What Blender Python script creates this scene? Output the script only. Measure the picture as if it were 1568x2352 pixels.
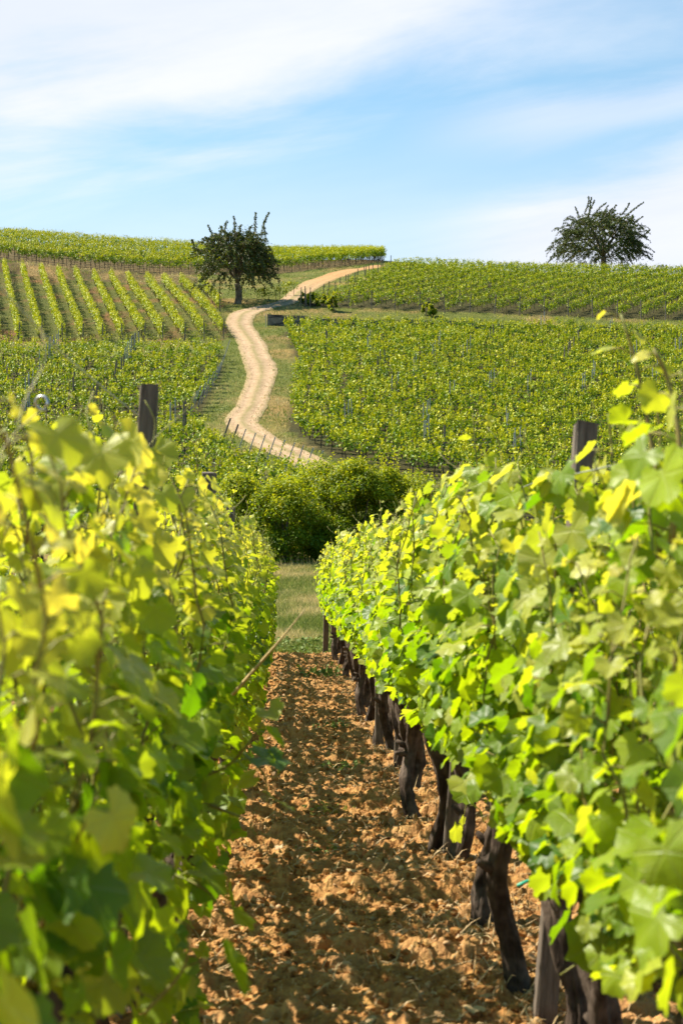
import bpy, math, random
import numpy as np
from mathutils import Vector, Matrix

for _o in list(bpy.data.objects):
    bpy.data.objects.remove(_o, do_unlink=True)
scene = bpy.context.scene
COL = scene.collection
R = math.radians

# ------------------------------------------------------------------ camera
F = 3200.0            # focal length in photo units (photo read at 1568 x 2352)
CX, CY = 784.0, 1176.0
cam_d = bpy.data.cameras.new('camera')
cam = bpy.data.objects.new('camera', cam_d)
COL.objects.link(cam)
cam.location = (0, 0, 0)
cam.rotation_euler = (R(90), 0, 0)
cam_d.sensor_fit = 'AUTO'
cam_d.sensor_width = 36.0
cam_d.lens = 36.0 * F / 2352.0
cam_d.clip_start = 0.05
cam_d.clip_end = 3000
cam_d.dof.use_dof = True
cam_d.dof.focus_distance = 14.0
cam_d.dof.aperture_fstop = 6.6
scene.camera = cam

# ------------------------------------------------------------------ light
SUN_AZ, SUN_EL = -70.0, 49.0     # azimuth from +Y towards +X, elevation
world = bpy.data.worlds.new('World')
scene.world = world
world.use_nodes = True
wn, wl = world.node_tree.nodes, world.node_tree.links
wn.clear()

def wnode(t, **kw):
    n = wn.new(t)
    for k, v in kw.items():
        setattr(n, k, v)
    return n

def wmath(op, a, b=None, clamp=False):
    n = wn.new('ShaderNodeMath'); n.operation = op; n.use_clamp = clamp
    for i, v in enumerate((a, b)):
        if v is None: continue
        if isinstance(v, (int, float)): n.inputs[i].default_value = v
        else: wl.new(v, n.inputs[i])
    return n.outputs[0]

def wrange(v, a, b, c=0.0, d=1.0):
    n = wn.new('ShaderNodeMapRange'); n.interpolation_type = 'SMOOTHSTEP'
    wl.new(v, n.inputs[0])
    for i, q in enumerate((a, b, c, d)): n.inputs[i + 1].default_value = q
    return n.outputs[0]

def wmix(f, a, b):
    n = wn.new('ShaderNodeMix'); n.data_type = 'RGBA'
    if isinstance(f, (int, float)): n.inputs[0].default_value = f
    else: wl.new(f, n.inputs[0])
    for i, v in ((6, a), (7, b)):
        if isinstance(v, tuple): n.inputs[i].default_value = v + (1,)
        else: wl.new(v, n.inputs[i])
    return n.outputs[2]

sky = wnode('ShaderNodeTexSky')
sky.sky_type = 'NISHITA'
sky.sun_disc = False
sky.sun_elevation = R(SUN_EL)
sky.sun_rotation = R(SUN_AZ)
sky.air_density = 1.0
sky.dust_density = 0.6
sky.ozone_density = 2.5
tc = wnode('ShaderNodeTexCoord')
sep = wnode('ShaderNodeSeparateXYZ'); wl.new(tc.outputs['Generated'], sep.inputs[0])
ysafe = wmath('MAXIMUM', wmath('ABSOLUTE', sep.outputs[1]), 0.05)
su = wmath('DIVIDE', sep.outputs[0], ysafe)       # tangent of azimuth
sv = wmath('DIVIDE', sep.outputs[2], ysafe)       # tangent of elevation
# wispy streaks: two stretched noises in the direction plane
comb = wnode('ShaderNodeCombineXYZ')
wl.new(wmath('ADD', wmath('MULTIPLY', su, 2.2), wmath('MULTIPLY', sv, 0.9)), comb.inputs[0])
wl.new(wmath('SUBTRACT', wmath('MULTIPLY', sv, 11.0), wmath('MULTIPLY', su, 2.0)), comb.inputs[1])
ns1 = wnode('ShaderNodeTexNoise'); ns1.inputs['Scale'].default_value = 1.3; ns1.inputs['Detail'].default_value = 9; ns1.inputs['Roughness'].default_value = 0.58; ns1.inputs['Distortion'].default_value = 0.35
wl.new(comb.outputs[0], ns1.inputs['Vector'])
comb2 = wnode('ShaderNodeCombineXYZ')
wl.new(wmath('MULTIPLY', su, 3.0), comb2.inputs[0]); wl.new(wmath('MULTIPLY', sv, 6.0), comb2.inputs[1]); comb2.inputs[2].default_value = 3.7
ns2 = wnode('ShaderNodeTexNoise'); ns2.inputs['Scale'].default_value = 1.6; ns2.inputs['Detail'].default_value = 4
wl.new(comb2.outputs[0], ns2.inputs['Vector'])
n1 = wmath('SUBTRACT', ns1.outputs[0], 0.5)
n2 = wmath('SUBTRACT', ns2.outputs[0], 0.5)
# upper sheet: above a line falling from right to left
edge_a = wmath('ADD', wmath('MULTIPLY', su, 0.20), 0.287)
da = wmath('ADD', wmath('ADD', wmath('SUBTRACT', sv, edge_a), wmath('MULTIPLY', n1, 0.22)), wmath('MULTIPLY', n2, 0.06))
ca = wrange(da, -0.035, 0.075)
# thinning of that sheet towards the upper right corner
thin = wrange(wmath('ADD', wmath('ADD', su, wmath('MULTIPLY', sv, 0.9)), wmath('MULTIPLY', n1, 0.25)), 0.36, 0.56, 1.0, 0.42)
ca = wmath('MULTIPLY', ca, thin)
# low right bank of cloud
edge_b = wmath('ADD', wmath('MULTIPLY', su, 0.30), 0.196)
db = wmath('ADD', wmath('SUBTRACT', edge_b, sv), wmath('MULTIPLY', n1, 0.10))
cb = wmath('MULTIPLY', wrange(db, -0.012, 0.034), wrange(su, 0.03, 0.15))
# thin middle band at the right
dc = wmath('ABSOLUTE', wmath('SUBTRACT', wmath('SUBTRACT', sv, wmath('MULTIPLY', su, 0.12)), wmath('ADD', 0.268, wmath('MULTIPLY', n1, 0.06))))
cc = wmath('MULTIPLY', wrange(dc, 0.004, 0.03, 0.55, 0.0), wrange(su, 0.02, 0.16))
# veil near the horizon
ch = wrange(sv, 0.17, 0.30, 0.66, 0.26)
cl = wmath('MAXIMUM', wmath('MAXIMUM', ca, cb), cc)
cl = wmath('ADD', cl, wmath('MULTIPLY', wmath('SUBTRACT', 1.0, cl), ch), True)
cl = wmath('MULTIPLY', cl, wrange(sep.outputs[2], -0.02, 0.02), True)
cl = wmath('MULTIPLY', cl, wrange(sv, 0.40, 0.65, 1.0, 0.05))
cl = wmath('MULTIPLY', cl, wrange(sep.outputs[1], 0.0, 0.6, 0.12, 1.0))
SKY_GAIN = (0.84, 1.50, 1.48)
gain = wn.new('ShaderNodeMix'); gain.data_type = 'RGBA'; gain.blend_type = 'MULTIPLY'; gain.inputs[0].default_value = 1.0
wl.new(sky.outputs[0], gain.inputs[6]); gain.inputs[7].default_value = SKY_GAIN + (1,)
cloud_tone = wmix(wrange(ns1.outputs[0], 0.3, 0.7), (6.6, 7.1, 8.3), (7.7, 7.9, 8.5))
skycol = wmix(cl, gain.outputs[2], cloud_tone)
bg = wnode('ShaderNodeBackground'); bg.inputs[1].default_value = 0.05
wl.new(skycol, bg.inputs[0])
wo = wnode('ShaderNodeOutputWorld'); wl.new(bg.outputs[0], wo.inputs[0])

sun_d = bpy.data.lights.new('sun', 'SUN')
sun_d.energy = 5.0
sun_d.angle = R(0.53)
sun_d.color = (1.0, 0.91, 0.74)
sun = bpy.data.objects.new('sun', sun_d)
COL.objects.link(sun)
SUNV = Vector((math.sin(R(SUN_AZ)) * math.cos(R(SUN_EL)), math.cos(R(SUN_AZ)) * math.cos(R(SUN_EL)), math.sin(R(SUN_EL))))
sun.rotation_euler = SUNV.to_track_quat('Z', 'Y').to_euler()
sun.location = (-30, 10, 40)

scene.view_settings.view_transform = 'Standard'
scene.view_settings.look = 'None'
scene.view_settings.gamma = 1.0
scene.view_settings.use_curve_mapping = False
scene.view_settings.exposure = 1.36
scene.cycles.max_bounces = 8
scene.cycles.transmission_bounces = 6
scene.cycles.diffuse_bounces = 4
scene.cycles.use_denoising = True

# ------------------------------------------------------------------ helpers
rs = np.random.RandomState

def tag(o, label=None, cat=None, group=None, kind=None):
    if label: o['label'] = label
    if cat: o['category'] = cat
    if group: o['group'] = group
    if kind: o['kind'] = kind
    return o

def link(name, me, parent=None, mats=()):
    for m in mats: me.materials.append(m)
    o = bpy.data.objects.new(name, me)
    COL.objects.link(o)
    if parent is not None: o.parent = parent
    return o

def empty(name, loc=(0, 0, 0), rz=0.0):
    o = bpy.data.objects.new(name, None)
    o.empty_display_size = 0.2
    COL.objects.link(o)
    o.location = loc; o.rotation_euler = (0, 0, rz)
    return o

def np_mesh(name, v, faces, mat_idx=None, col=None, smooth=False):
    """v (N,3); faces: list of (M,k) int arrays; col (N,4) -> point colour 'tint'"""
    me = bpy.data.meshes.new(name)
    v = np.asarray(v, dtype=np.float32)
    faces = [np.asarray(f, dtype=np.int32) for f in faces if len(f)]
    me.vertices.add(len(v)); me.vertices.foreach_set('co', v.ravel())
    nl = sum(f.size for f in faces); nf = sum(len(f) for f in faces)
    me.loops.add(nl); me.polygons.add(nf)
    me.loops.foreach_set('vertex_index', np.concatenate([f.ravel() for f in faces]))
    tot = np.concatenate([np.full(len(f), f.shape[1], dtype=np.int32) for f in faces])
    me.polygons.foreach_set('loop_start', np.concatenate([[0], np.cumsum(tot)[:-1]]).astype(np.int32))
    me.polygons.foreach_set('loop_total', tot)
    if mat_idx is not None: me.polygons.foreach_set('material_index', np.asarray(mat_idx, dtype=np.int32))
    me.polygons.foreach_set('use_smooth', np.full(nf, smooth, dtype=bool))
    if col is not None:
        a = me.attributes.new('tint', 'FLOAT_COLOR', 'POINT')
        a.data.foreach_set('color', np.asarray(col, dtype=np.float32).ravel())
    me.update(calc_edges=True)
    return me

class Soup:
    """collects vertices, faces, material slots and a colour per vertex"""
    def __init__(s): s.v = []; s.f = {}; s.n = 0; s.c = []
    def add(s, v, f, mat=0, col=None):
        v = np.asarray(v, dtype=np.float32).reshape(-1, 3); f = np.asarray(f)
        s.f.setdefault((f.shape[1], mat), []).append(f + s.n)
        s.v.append(v); s.n += len(v)
        if col is None: col = np.tile(np.array([[.5, .3, .5, 1.]], dtype=np.float32), (len(v), 1))
        s.c.append(np.asarray(col, dtype=np.float32))
    def mesh(s, name, smooth=False):
        fs, mi = [], []
        for (k, m), l in s.f.items():
            q = np.concatenate(l); fs.append(q); mi.append(np.full(len(q), m))
        return np_mesh(name, np.concatenate(s.v), fs, np.concatenate(mi), np.concatenate(s.c), smooth)

def hash2(ix, iy, seed):
    h = (ix.astype(np.int64) * 374761393 + iy.astype(np.int64) * 668265263 + seed * 1442695041) & 0xffffffff
    h = ((h ^ (h >> 13)) * 1274126177) & 0xffffffff
    h = (h ^ (h >> 16)) & 0xffff
    return h / 65535.0

def vnoise(x, y, seed=0):
    x = np.asarray(x, dtype=float); y = np.asarray(y, dtype=float)
    ix, iy = np.floor(x), np.floor(y)
    fx, fy = x - ix, y - iy
    fx = fx * fx * (3 - 2 * fx); fy = fy * fy * (3 - 2 * fy)
    a, b = hash2(ix, iy, seed), hash2(ix + 1, iy, seed)
    c, d = hash2(ix, iy + 1, seed), hash2(ix + 1, iy + 1, seed)
    return (a * (1 - fx) + b * fx) * (1 - fy) + (c * (1 - fx) + d * fx) * fy

def fbm(x, y, seed=0, oct=4):
    s, a, t = 0.0, 1.0, 0.0
    for i in range(oct):
        s = s + a * vnoise(x * 2 ** i, y * 2 ** i, seed + i * 17); t += a; a *= 0.5
    return s / t

def worley(x, y, seed=0):
    ix, iy = np.floor(x), np.floor(y)
    best = np.full(np.shape(x), 9.0); cid = np.zeros(np.shape(x))
    for dx in (-1, 0, 1):
        for dy in (-1, 0, 1):
            jx, jy = ix + dx, iy + dy
            px, py = jx + hash2(jx, jy, seed), jy + hash2(jx, jy, seed + 5)
            d = (px - x) ** 2 + (py - y) ** 2
            m = d < best
            best = np.where(m, d, best); cid = np.where(m, hash2(jx, jy, seed + 9), cid)
    return np.sqrt(best), cid

def unit(a):
    a = np.asarray(a, dtype=float)
    return a / np.maximum(np.linalg.norm(a, axis=-1, keepdims=True), 1e-9)

def tube(pts, rad, seg=6, closed_ends=True):
    """round tube along points; returns verts, quads, tris"""
    pts = np.asarray(pts, dtype=float); n = len(pts)
    rad = np.broadcast_to(np.asarray(rad, dtype=float), (n,))
    tan = unit(np.gradient(pts, axis=0))
    ref = np.array([0, 0, 1.0]) if abs(tan[0][2]) < 0.9 else np.array([1.0, 0, 0])
    u = unit(np.cross(tan, ref)); w = np.cross(tan, u)
    a = np.arange(seg) * 2 * math.pi / seg
    v = pts[:, None] + rad[:, None, None] * (np.cos(a)[None, :, None] * u[:, None] + np.sin(a)[None, :, None] * w[:, None])
    v = v.reshape(-1, 3)
    i = np.arange(n - 1)[:, None] * seg; j = np.arange(seg)[None]; k = (j + 1) % seg
    q = np.stack([i + j, i + k, i + seg + k, i + seg + j], -1).reshape(-1, 4)
    t = np.zeros((0, 3), dtype=int)
    if closed_ends:
        v = np.concatenate([v, pts[:1], pts[-1:]])
        c0, c1 = n * seg, n * seg + 1
        jj = np.arange(seg); kk = (jj + 1) % seg
        t = np.concatenate([np.stack([np.full(seg, c0), kk, jj], -1), np.stack([np.full(seg, c1), (n - 1) * seg + jj, (n - 1) * seg + kk], -1)])
    return v, q, t

def add_tube(s, pts, rad, seg=6, mat=0, col=None):
    v, q, t = tube(pts, rad, seg)
    c = None if col is None else np.tile(np.array([col], dtype=np.float32), (len(v), 1))
    n0 = s.n
    s.add(v, q, mat, c)
    if len(t): s.f.setdefault((3, mat), []).append(t + n0)

# ------------------------------------------------------------------ materials
def new_mat(name):
    m = bpy.data.materials.new(name); m.use_nodes = True
    nt = m.node_tree; nt.nodes.clear()
    return m, nt.nodes, nt.links

class NB:
    def __init__(s, name): s.m, s.n, s.l = new_mat(name)
    def node(s, t, ins=None, **kw):
        n = s.n.new(t)
        for k, v in kw.items(): setattr(n, k, v)
        for k, v in (ins or {}).items(): s.put(n.inputs[k], v)
        return n
    def put(s, sock, v):
        if hasattr(v, 'is_output'): s.l.new(v, sock)
        elif isinstance(v, tuple) and len(v) == 3 and sock.type == 'RGBA': sock.default_value = v + (1,)
        else: sock.default_value = v
    def mix(s, f, a, b, blend='MIX'):
        n = s.n.new('ShaderNodeMix'); n.data_type = 'RGBA'; n.blend_type = blend
        s.put(n.inputs[0], f); s.put(n.inputs[6], a); s.put(n.inputs[7], b)
        return n.outputs[2]
    def math(s, op, a, b=0.0, clamp=False):
        n = s.n.new('ShaderNodeMath'); n.operation = op; n.use_clamp = clamp
        s.put(n.inputs[0], a); s.put(n.inputs[1], b)
        return n.outputs[0]
    def rng(s, v, a, b, c=0.0, d=1.0):
        n = s.n.new('ShaderNodeMapRange')
        s.put(n.inputs[0], v)
        for i, q in enumerate((a, b, c, d)): n.inputs[i + 1].default_value = q
        return n.outputs[0]
    def noise(s, scale, detail=3, rough=0.55, vec=None):
        n = s.n.new('ShaderNodeTexNoise')
        n.inputs['Scale'].default_value = scale; n.inputs['Detail'].default_value = detail; n.inputs['Roughness'].default_value = rough
        if vec is not None: s.l.new(vec, n.inputs['Vector'])
        return n.outputs[0]
    def pos(s, obj=False):
        if obj: return s.n.new('ShaderNodeTexCoord').outputs['Object']
        return s.n.new('ShaderNodeNewGeometry').outputs['Position']
    def tint(s):
        a = s.n.new('ShaderNodeAttribute'); a.attribute_name = 'tint'
        p = s.n.new('ShaderNodeSeparateColor'); s.l.new(a.outputs['Color'], p.inputs[0])
        return a.outputs['Color'], p.outputs[0], p.outputs[1], p.outputs[2]
    def out(s, sh):
        o = s.n.new('ShaderNodeOutputMaterial'); s.l.new(sh, o.inputs[0]); return s.m
    def bump(s, h, strength, dist):
        b = s.n.new('ShaderNodeBump'); b.inputs['Strength'].default_value = strength; b.inputs['Distance'].default_value = dist
        s.l.new(h, b.inputs['Height']); return b.outputs[0]

def leaf_mat(name, dark, light, young, t_dark, t_light, t_young, trans=0.42, rough=0.42, spec=0.5, vein=False, pale_under=0.35):
    b = NB(name)
    at_ = b.node('ShaderNodeAttribute', attribute_name='tint')
    sp = b.node('ShaderNodeSeparateColor', {0: at_.outputs['Color']})
    r, age, lx, ly = sp.outputs[0], sp.outputs[1], sp.outputs[2], at_.outputs['Alpha']
    base = b.mix(age, b.mix(r, dark, light), young)
    tr = b.mix(age, b.mix(r, t_dark, t_light), t_young)
    geo = b.node('ShaderNodeNewGeometry')
    pr = b.node('ShaderNodeBsdfPrincipled', {'Roughness': rough, 'Specular IOR Level': spec})
    if vein:
        # five main veins fan out from the petiole, side veins between them
        ang = b.math('ARCTAN2', lx, ly)
        rad = b.math('SQRT', b.math('ADD', b.math('MULTIPLY', lx, lx), b.math('MULTIPLY', ly, ly)))
        k = b.math('DIVIDE', ang, 0.98)
        fr = b.math('ABSOLUTE', b.math('SUBTRACT', k, b.math('ROUND', k)))
        dist = b.math('MULTIPLY', b.math('MULTIPLY', fr, 0.98), rad)
        main = b.rng(dist, 0.006, 0.028, 1.0, 0.0)
        sec = b.math('SINE', b.math('ADD', b.math('MULTIPLY', rad, 58.0), b.math('MULTIPLY', fr, -30.0)))
        sec = b.math('MULTIPLY', b.rng(sec, 0.72, 1.0), 0.45)
        vn = b.math('MAXIMUM', main, sec)
        nz = b.noise(60, 3, 0.6, b.pos(True))
        patch = b.rng(b.noise(17, 2, 0.5, b.pos(True)), 0.35, 0.7)
        base = b.mix(b.math('MULTIPLY', patch, 0.45), base, b.mix(1.0, base, (1.35, 1.15, 0.8), 'MULTIPLY'))
        base = b.mix(b.math('MULTIPLY', vn, 0.40), base, b.mix(0.5, base, (0.42, 0.46, 0.16)))
        tr = b.mix(b.math('MULTIPLY', vn, 0.45), tr, b.mix(1.0, tr, (0.62, 0.60, 0.6), 'MULTIPLY'))
        h = b.math('SUBTRACT', b.math('MULTIPLY', nz, 0.7), vn)
        b.put(pr.inputs['Normal'], b.bump(h, 0.5, 0.003))
    under = b.mix(pale_under, base, (0.26, 0.33, 0.10))
    b.put(pr.inputs['Base Color'], b.mix(geo.outputs['Backfacing'], base, under))
    tl = b.node('ShaderNodeBsdfTranslucent', {'Color': tr})
    mx = b.node('ShaderNodeMixShader', {0: trans, 1: pr.outputs[0], 2: tl.outputs[0]})
    return b.out(mx.outputs[0])

M = {}
M['vine_leaf'] = leaf_mat('vine_leaf', (0.038, 0.110, 0.005), (0.235, 0.330, 0.012), (0.50, 0.48, 0.10),
                          (0.17, 0.36, 0.002), (0.62, 0.76, 0.005), (0.92, 0.78, 0.05), trans=0.47, rough=0.40, spec=0.30, vein=True, pale_under=0.12)  # young tone serves pale new leaves and painted-in sun highlights
M['field_leaf'] = leaf_mat('field_leaf', (0.020, 0.066, 0.004), (0.230, 0.335, 0.009), (0.58, 0.53, 0.020),
                           (0.08, 0.18, 0.003), (0.42, 0.50, 0.005), (0.72, 0.66, 0.012), trans=0.23, rough=0.5, spec=0.25, pale_under=0.04)  # light and young tones also paint sun onto the vine tops
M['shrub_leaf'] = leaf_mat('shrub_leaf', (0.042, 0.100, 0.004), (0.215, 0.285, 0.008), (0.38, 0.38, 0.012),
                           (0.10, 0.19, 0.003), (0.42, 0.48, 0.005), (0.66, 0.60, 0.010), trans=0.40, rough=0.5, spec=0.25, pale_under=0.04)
M['tree_leaf'] = leaf_mat('tree_leaf', (0.022, 0.046, 0.010), (0.092, 0.130, 0.022), (0.17, 0.13, 0.035),
                          (0.025, 0.045, 0.006), (0.10, 0.13, 0.010), (0.16, 0.13, 0.015), trans=0.28, rough=0.5, spec=0.3, pale_under=0.08)

def grass_mat(name, a, c, dry, trans=0.3):
    b = NB(name); _, r, age, z = b.tint()
    base = b.mix(age, b.mix(r, a, c), dry)
    pr = b.node('ShaderNodeBsdfPrincipled', {'Base Color': base, 'Roughness': 0.6, 'Specular IOR Level': 0.25})
    tl = b.node('ShaderNodeBsdfTranslucent', {'Color': base})
    return b.out(b.node('ShaderNodeMixShader', {0: trans, 1: pr.outputs[0], 2: tl.outputs[0]}).outputs[0])
M['grass'] = grass_mat('grass', (0.115, 0.165, 0.026), (0.23, 0.25, 0.05), (0.55, 0.43, 0.18), .35)
M['weed'] = grass_mat('weed', (0.06, 0.12, 0.02), (0.13, 0.20, 0.03), (0.30, 0.28, 0.06))
M['straw'] = grass_mat('straw', (0.42, 0.30, 0.15), (0.52, 0.40, 0.22), (0.30, 0.17, 0.08), 0.1)

def bark_mat(name, c1, c2, c3, scale=1.0):
    b = NB(name); p = b.pos(True)
    mp = b.node('ShaderNodeMapping', {'Vector': p, 'Scale': (42 * scale, 42 * scale, 7 * scale)})
    f = b.noise(1.0, 5, 0.65, mp.outputs[0]); g = b.noise(9 * scale, 3, 0.6, p)
    c = b.mix(b.rng(g, 0.42, 0.66), b.mix(b.rng(f, 0.35, 0.65), c1, c2), c3)
    pr = b.node('ShaderNodeBsdfPrincipled', {'Base Color': c, 'Roughness': 0.9, 'Specular IOR Level': 0.15, 'Normal': b.bump(f, 0.9, 0.012 / scale)})
    return b.out(pr.outputs[0])
M['vine_bark'] = bark_mat('vine_bark', (0.018, 0.012, 0.009), (0.065, 0.045, 0.034), (0.14, 0.105, 0.085))
M['tree_bark'] = bark_mat('tree_bark', (0.05, 0.04, 0.03), (0.12, 0.095, 0.07), (0.20, 0.17, 0.13), 0.25)

def plain(name, c1, c2, scale, rough=0.8, metal=0.0, spec=0.3, stretch=None, bump=0.3):
    b = NB(name); p = b.pos(True)
    if stretch: p = b.node('ShaderNodeMapping', {'Vector': p, 'Scale': stretch}).outputs[0]
    f = b.noise(scale, 5, 0.65, p)
    pr = b.node('ShaderNodeBsdfPrincipled', {'Base Color': b.mix(b.rng(f, 0.3, 0.7), c1, c2), 'Roughness': rough, 'Metallic': metal, 'Specular IOR Level': spec, 'Normal': b.bump(f, bump, 0.004)})
    return b.out(pr.outputs[0])
M['post_wood'] = plain('post_wood', (0.05, 0.037, 0.028), (0.17, 0.135, 0.11), 3.0, stretch=(30, 30, 3.0), bump=0.8)
M['stake_metal'] = plain('stake_metal', (0.22, 0.22, 0.215), (0.36, 0.36, 0.35), 8.0, rough=0.45, metal=0.3)
M['stake_wood'] = plain('stake_wood', (0.08, 0.065, 0.05), (0.20, 0.165, 0.13), 8.0)
M['wire'] = plain('wire', (0.30, 0.31, 0.33), (0.45, 0.46, 0.48), 30.0, rough=0.4, metal=0.7)
M['cane'] = plain('cane', (0.17, 0.11, 0.035), (0.20, 0.23, 0.05), 12.0, rough=0.6)
M['dry_cane'] = plain('dry_cane', (0.40, 0.27, 0.11), (0.55, 0.42, 0.22), 30.0)
M['tie'] = plain('tie', (0.02, 0.33, 0.24), (0.03, 0.42, 0.30), 30.0, rough=0.4)
M['stone'] = plain('stone', (0.33, 0.19, 0.09), (0.50, 0.34, 0.19), 22.0, bump=0.6)

def wall_mat():
    b = NB('wall_stone'); p = b.pos()
    mp = b.node('ShaderNodeMapping', {'Vector': p, 'Scale': (0.8, 0.8, 5.5)})
    v = b.node('ShaderNodeTexVoronoi', {'Vector': mp.outputs[0], 'Scale': 1.0})
    f = b.noise(6, 4, 0.6, p)
    c = b.mix(b.rng(f, 0.3, 0.7), (0.09, 0.075, 0.06), (0.22, 0.18, 0.14))
    c = b.mix(b.rng(v.outputs['Distance'], 0.45, 0.75), c, (0.025, 0.022, 0.02))
    pr = b.node('ShaderNodeBsdfPrincipled', {'Base Color': c, 'Roughness': 0.9})
    return b.out(pr.outputs[0])
M['wall_stone'] = wall_mat()

def ground_mat():
    b = NB('ground'); p = b.pos()
    c, r, g, z = b.tint()
    f1 = b.noise(0.45, 4, 0.6, p); f2 = b.noise(3.2, 5, 0.7, p); f3 = b.noise(14.0, 3, 0.7, p)
    k = b.math('ADD', b.math('MULTIPLY', f2, 0.9), b.math('MULTIPLY', f3, 0.75))
    hi = b.mix(1.0, c, (1.45, 1.32, 1.15), 'MULTIPLY'); lo = b.mix(1.0, c, (0.52, 0.60, 0.60), 'MULTIPLY')
    col = b.mix(b.rng(k, 0.55, 1.1), lo, hi)
    col = b.mix(b.rng(f1, 0.35, 0.7, 0.0, 0.45), col, b.mix(1.0, c, (1.7, 1.25, 0.95), 'MULTIPLY'))
    pr = b.node('ShaderNodeBsdfPrincipled', {'Base Color': col, 'Roughness': 0.95, 'Specular IOR Level': 0.1, 'Normal': b.bump(k, 0.8, 0.12)})
    return b.out(pr.outputs[0])
M['ground'] = ground_mat()

def soil_mat():
    b = NB('soil'); p = b.pos()
    c, r, g, z = b.tint()
    f = b.noise(26, 5, 0.7, p); f2 = b.noise(5.0, 3, 0.6, p); f3 = b.noise(110, 2, 0.6, p)
    base = b.mix(b.rng(f2, 0.3, 0.7), (0.165, 0.068, 0.017), (0.315, 0.140, 0.037))
    base = b.mix(b.rng(f, 0.45, 0.75, 0.0, 0.75), base, (0.56, 0.35, 0.12))
    base = b.mix(b.rng(f, 0.25, 0.45, 0.55, 0.0), base, (0.15, 0.065, 0.026))
    base = b.mix(b.math('MULTIPLY', r, 0.35), base, (0.55, 0.34, 0.17))
    h = b.math('ADD', f, b.math('MULTIPLY', f3, 0.5))
    pr = b.node('ShaderNodeBsdfPrincipled', {'Base Color': base, 'Roughness': 0.95, 'Specular IOR Level': 0.1, 'Normal': b.bump(h, 0.9, 0.012)})
    return b.out(pr.outputs[0])
M['soil'] = soil_mat()

def track_mat():
    b = NB('track'); p = b.pos()
    c, r, g, z = b.tint()          # r: across (0 edge .. 1 middle), g: orange clay, z: grass in the middle
    f = b.noise(1.6, 5, 0.7, p); f2 = b.noise(6.0, 4, 0.7, p)
    base = b.mix(b.rng(f2, 0.3, 0.7), (0.30, 0.198, 0.120), (0.47, 0.335, 0.215))
    clay = b.mix(b.rng(f2, 0.3, 0.7), (0.31, 0.165, 0.07), (0.43, 0.25, 0.115))
    f4 = b.noise(2.3, 6, 0.75, p)
    base = b.mix(b.rng(f4, 0.48, 0.66, 0.0, 0.7), base, (0.20, 0.125, 0.065))
    base = b.mix(g, base, clay)
    grass = b.mix(b.rng(f, 0.3, 0.7), (0.15, 0.135, 0.05), (0.24, 0.195, 0.085))
    k = b.math('MULTIPLY', z, b.rng(b.math('ADD', b.math('MULTIPLY', f, 0.6), b.math('MULTIPLY', f2, 0.4)), 0.34, 0.54))
    col = b.mix(k, base, grass)
    pr = b.node('ShaderNodeBsdfPrincipled', {'Base Color': col, 'Roughness': 0.95, 'Specular IOR Level': 0.1, 'Normal': b.bump(f2, 0.7, 0.08)})
    return b.out(pr.outputs[0])
M['track'] = track_mat()

# ------------------------------------------------------------------ terrain
ST = {
 -700: [(24, 1450), (30, 1410), (40, 1350), (50, 1225), (60, 1090), (70, 985), (80, 898), (90, 822), (97, 776), (110, 708), (122, 655), (132, 618), (135, 609), (138, 588), (142, 580), (155, 552), (168, 532), (175, 526), (185, 532)],
 0:    [(24, 1440), (30, 1395), (40, 1330), (50, 1210), (60, 1085), (70, 985), (80, 900), (90, 826), (97, 784), (110, 718), (122, 668), (132, 634), (135, 625), (138, 603), (142, 597), (155, 573), (168, 556), (175, 551), (185, 558)],
 300:  [(24, 1430), (30, 1375), (40, 1305), (50, 1190), (60, 1075), (70, 975), (80, 892), (90, 822), (97, 784), (110, 724), (122, 685), (132, 657), (135, 648), (138, 630), (142, 622), (155, 597), (168, 579), (174, 575), (185, 585)],
 600:  [(24, 1405), (30, 1345), (40, 1290), (50, 1165), (57, 1088), (62, 1040), (70, 970), (80, 895), (90, 830), (100, 775), (110, 725), (118, 697), (126, 673), (134, 653), (142, 637), (155, 612), (165, 599), (172, 596), (185, 606)],
 900:  [(24, 1410), (30, 1350), (40, 1290), (50, 1170), (57, 1100), (62, 1056), (70, 985), (80, 908), (90, 842), (100, 787), (108, 748), (112, 726), (116, 704), (126, 664), (135, 640), (145, 620), (155, 606), (165, 599), (172, 597), (185, 606)],
 1200: [(24, 1420), (30, 1365), (40, 1310), (50, 1190), (62, 1085), (70, 1008), (80, 926), (90, 858), (100, 802), (108, 762), (112, 740), (116, 717), (126, 675), (135, 650), (143, 634), (150, 627), (156, 626), (165, 634), (185, 662)],
 1568: [(24, 1430), (30, 1380), (40, 1330), (50, 1215), (62, 1100), (70, 1022), (80, 940), (90, 872), (100, 815), (108, 773), (112, 752), (116, 730), (126, 688), (135, 662), (143, 644), (150, 634), (155, 632), (165, 640), (185, 668)],
 2300: [(24, 1440), (30, 1400), (40, 1350), (50, 1240), (62, 1118), (70, 1040), (80, 958), (90, 888), (100, 831), (108, 790), (112, 768), (116, 746), (126, 704), (135, 676), (143, 656), (150, 644), (155, 640), (165, 648), (185, 675)],
}
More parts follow.
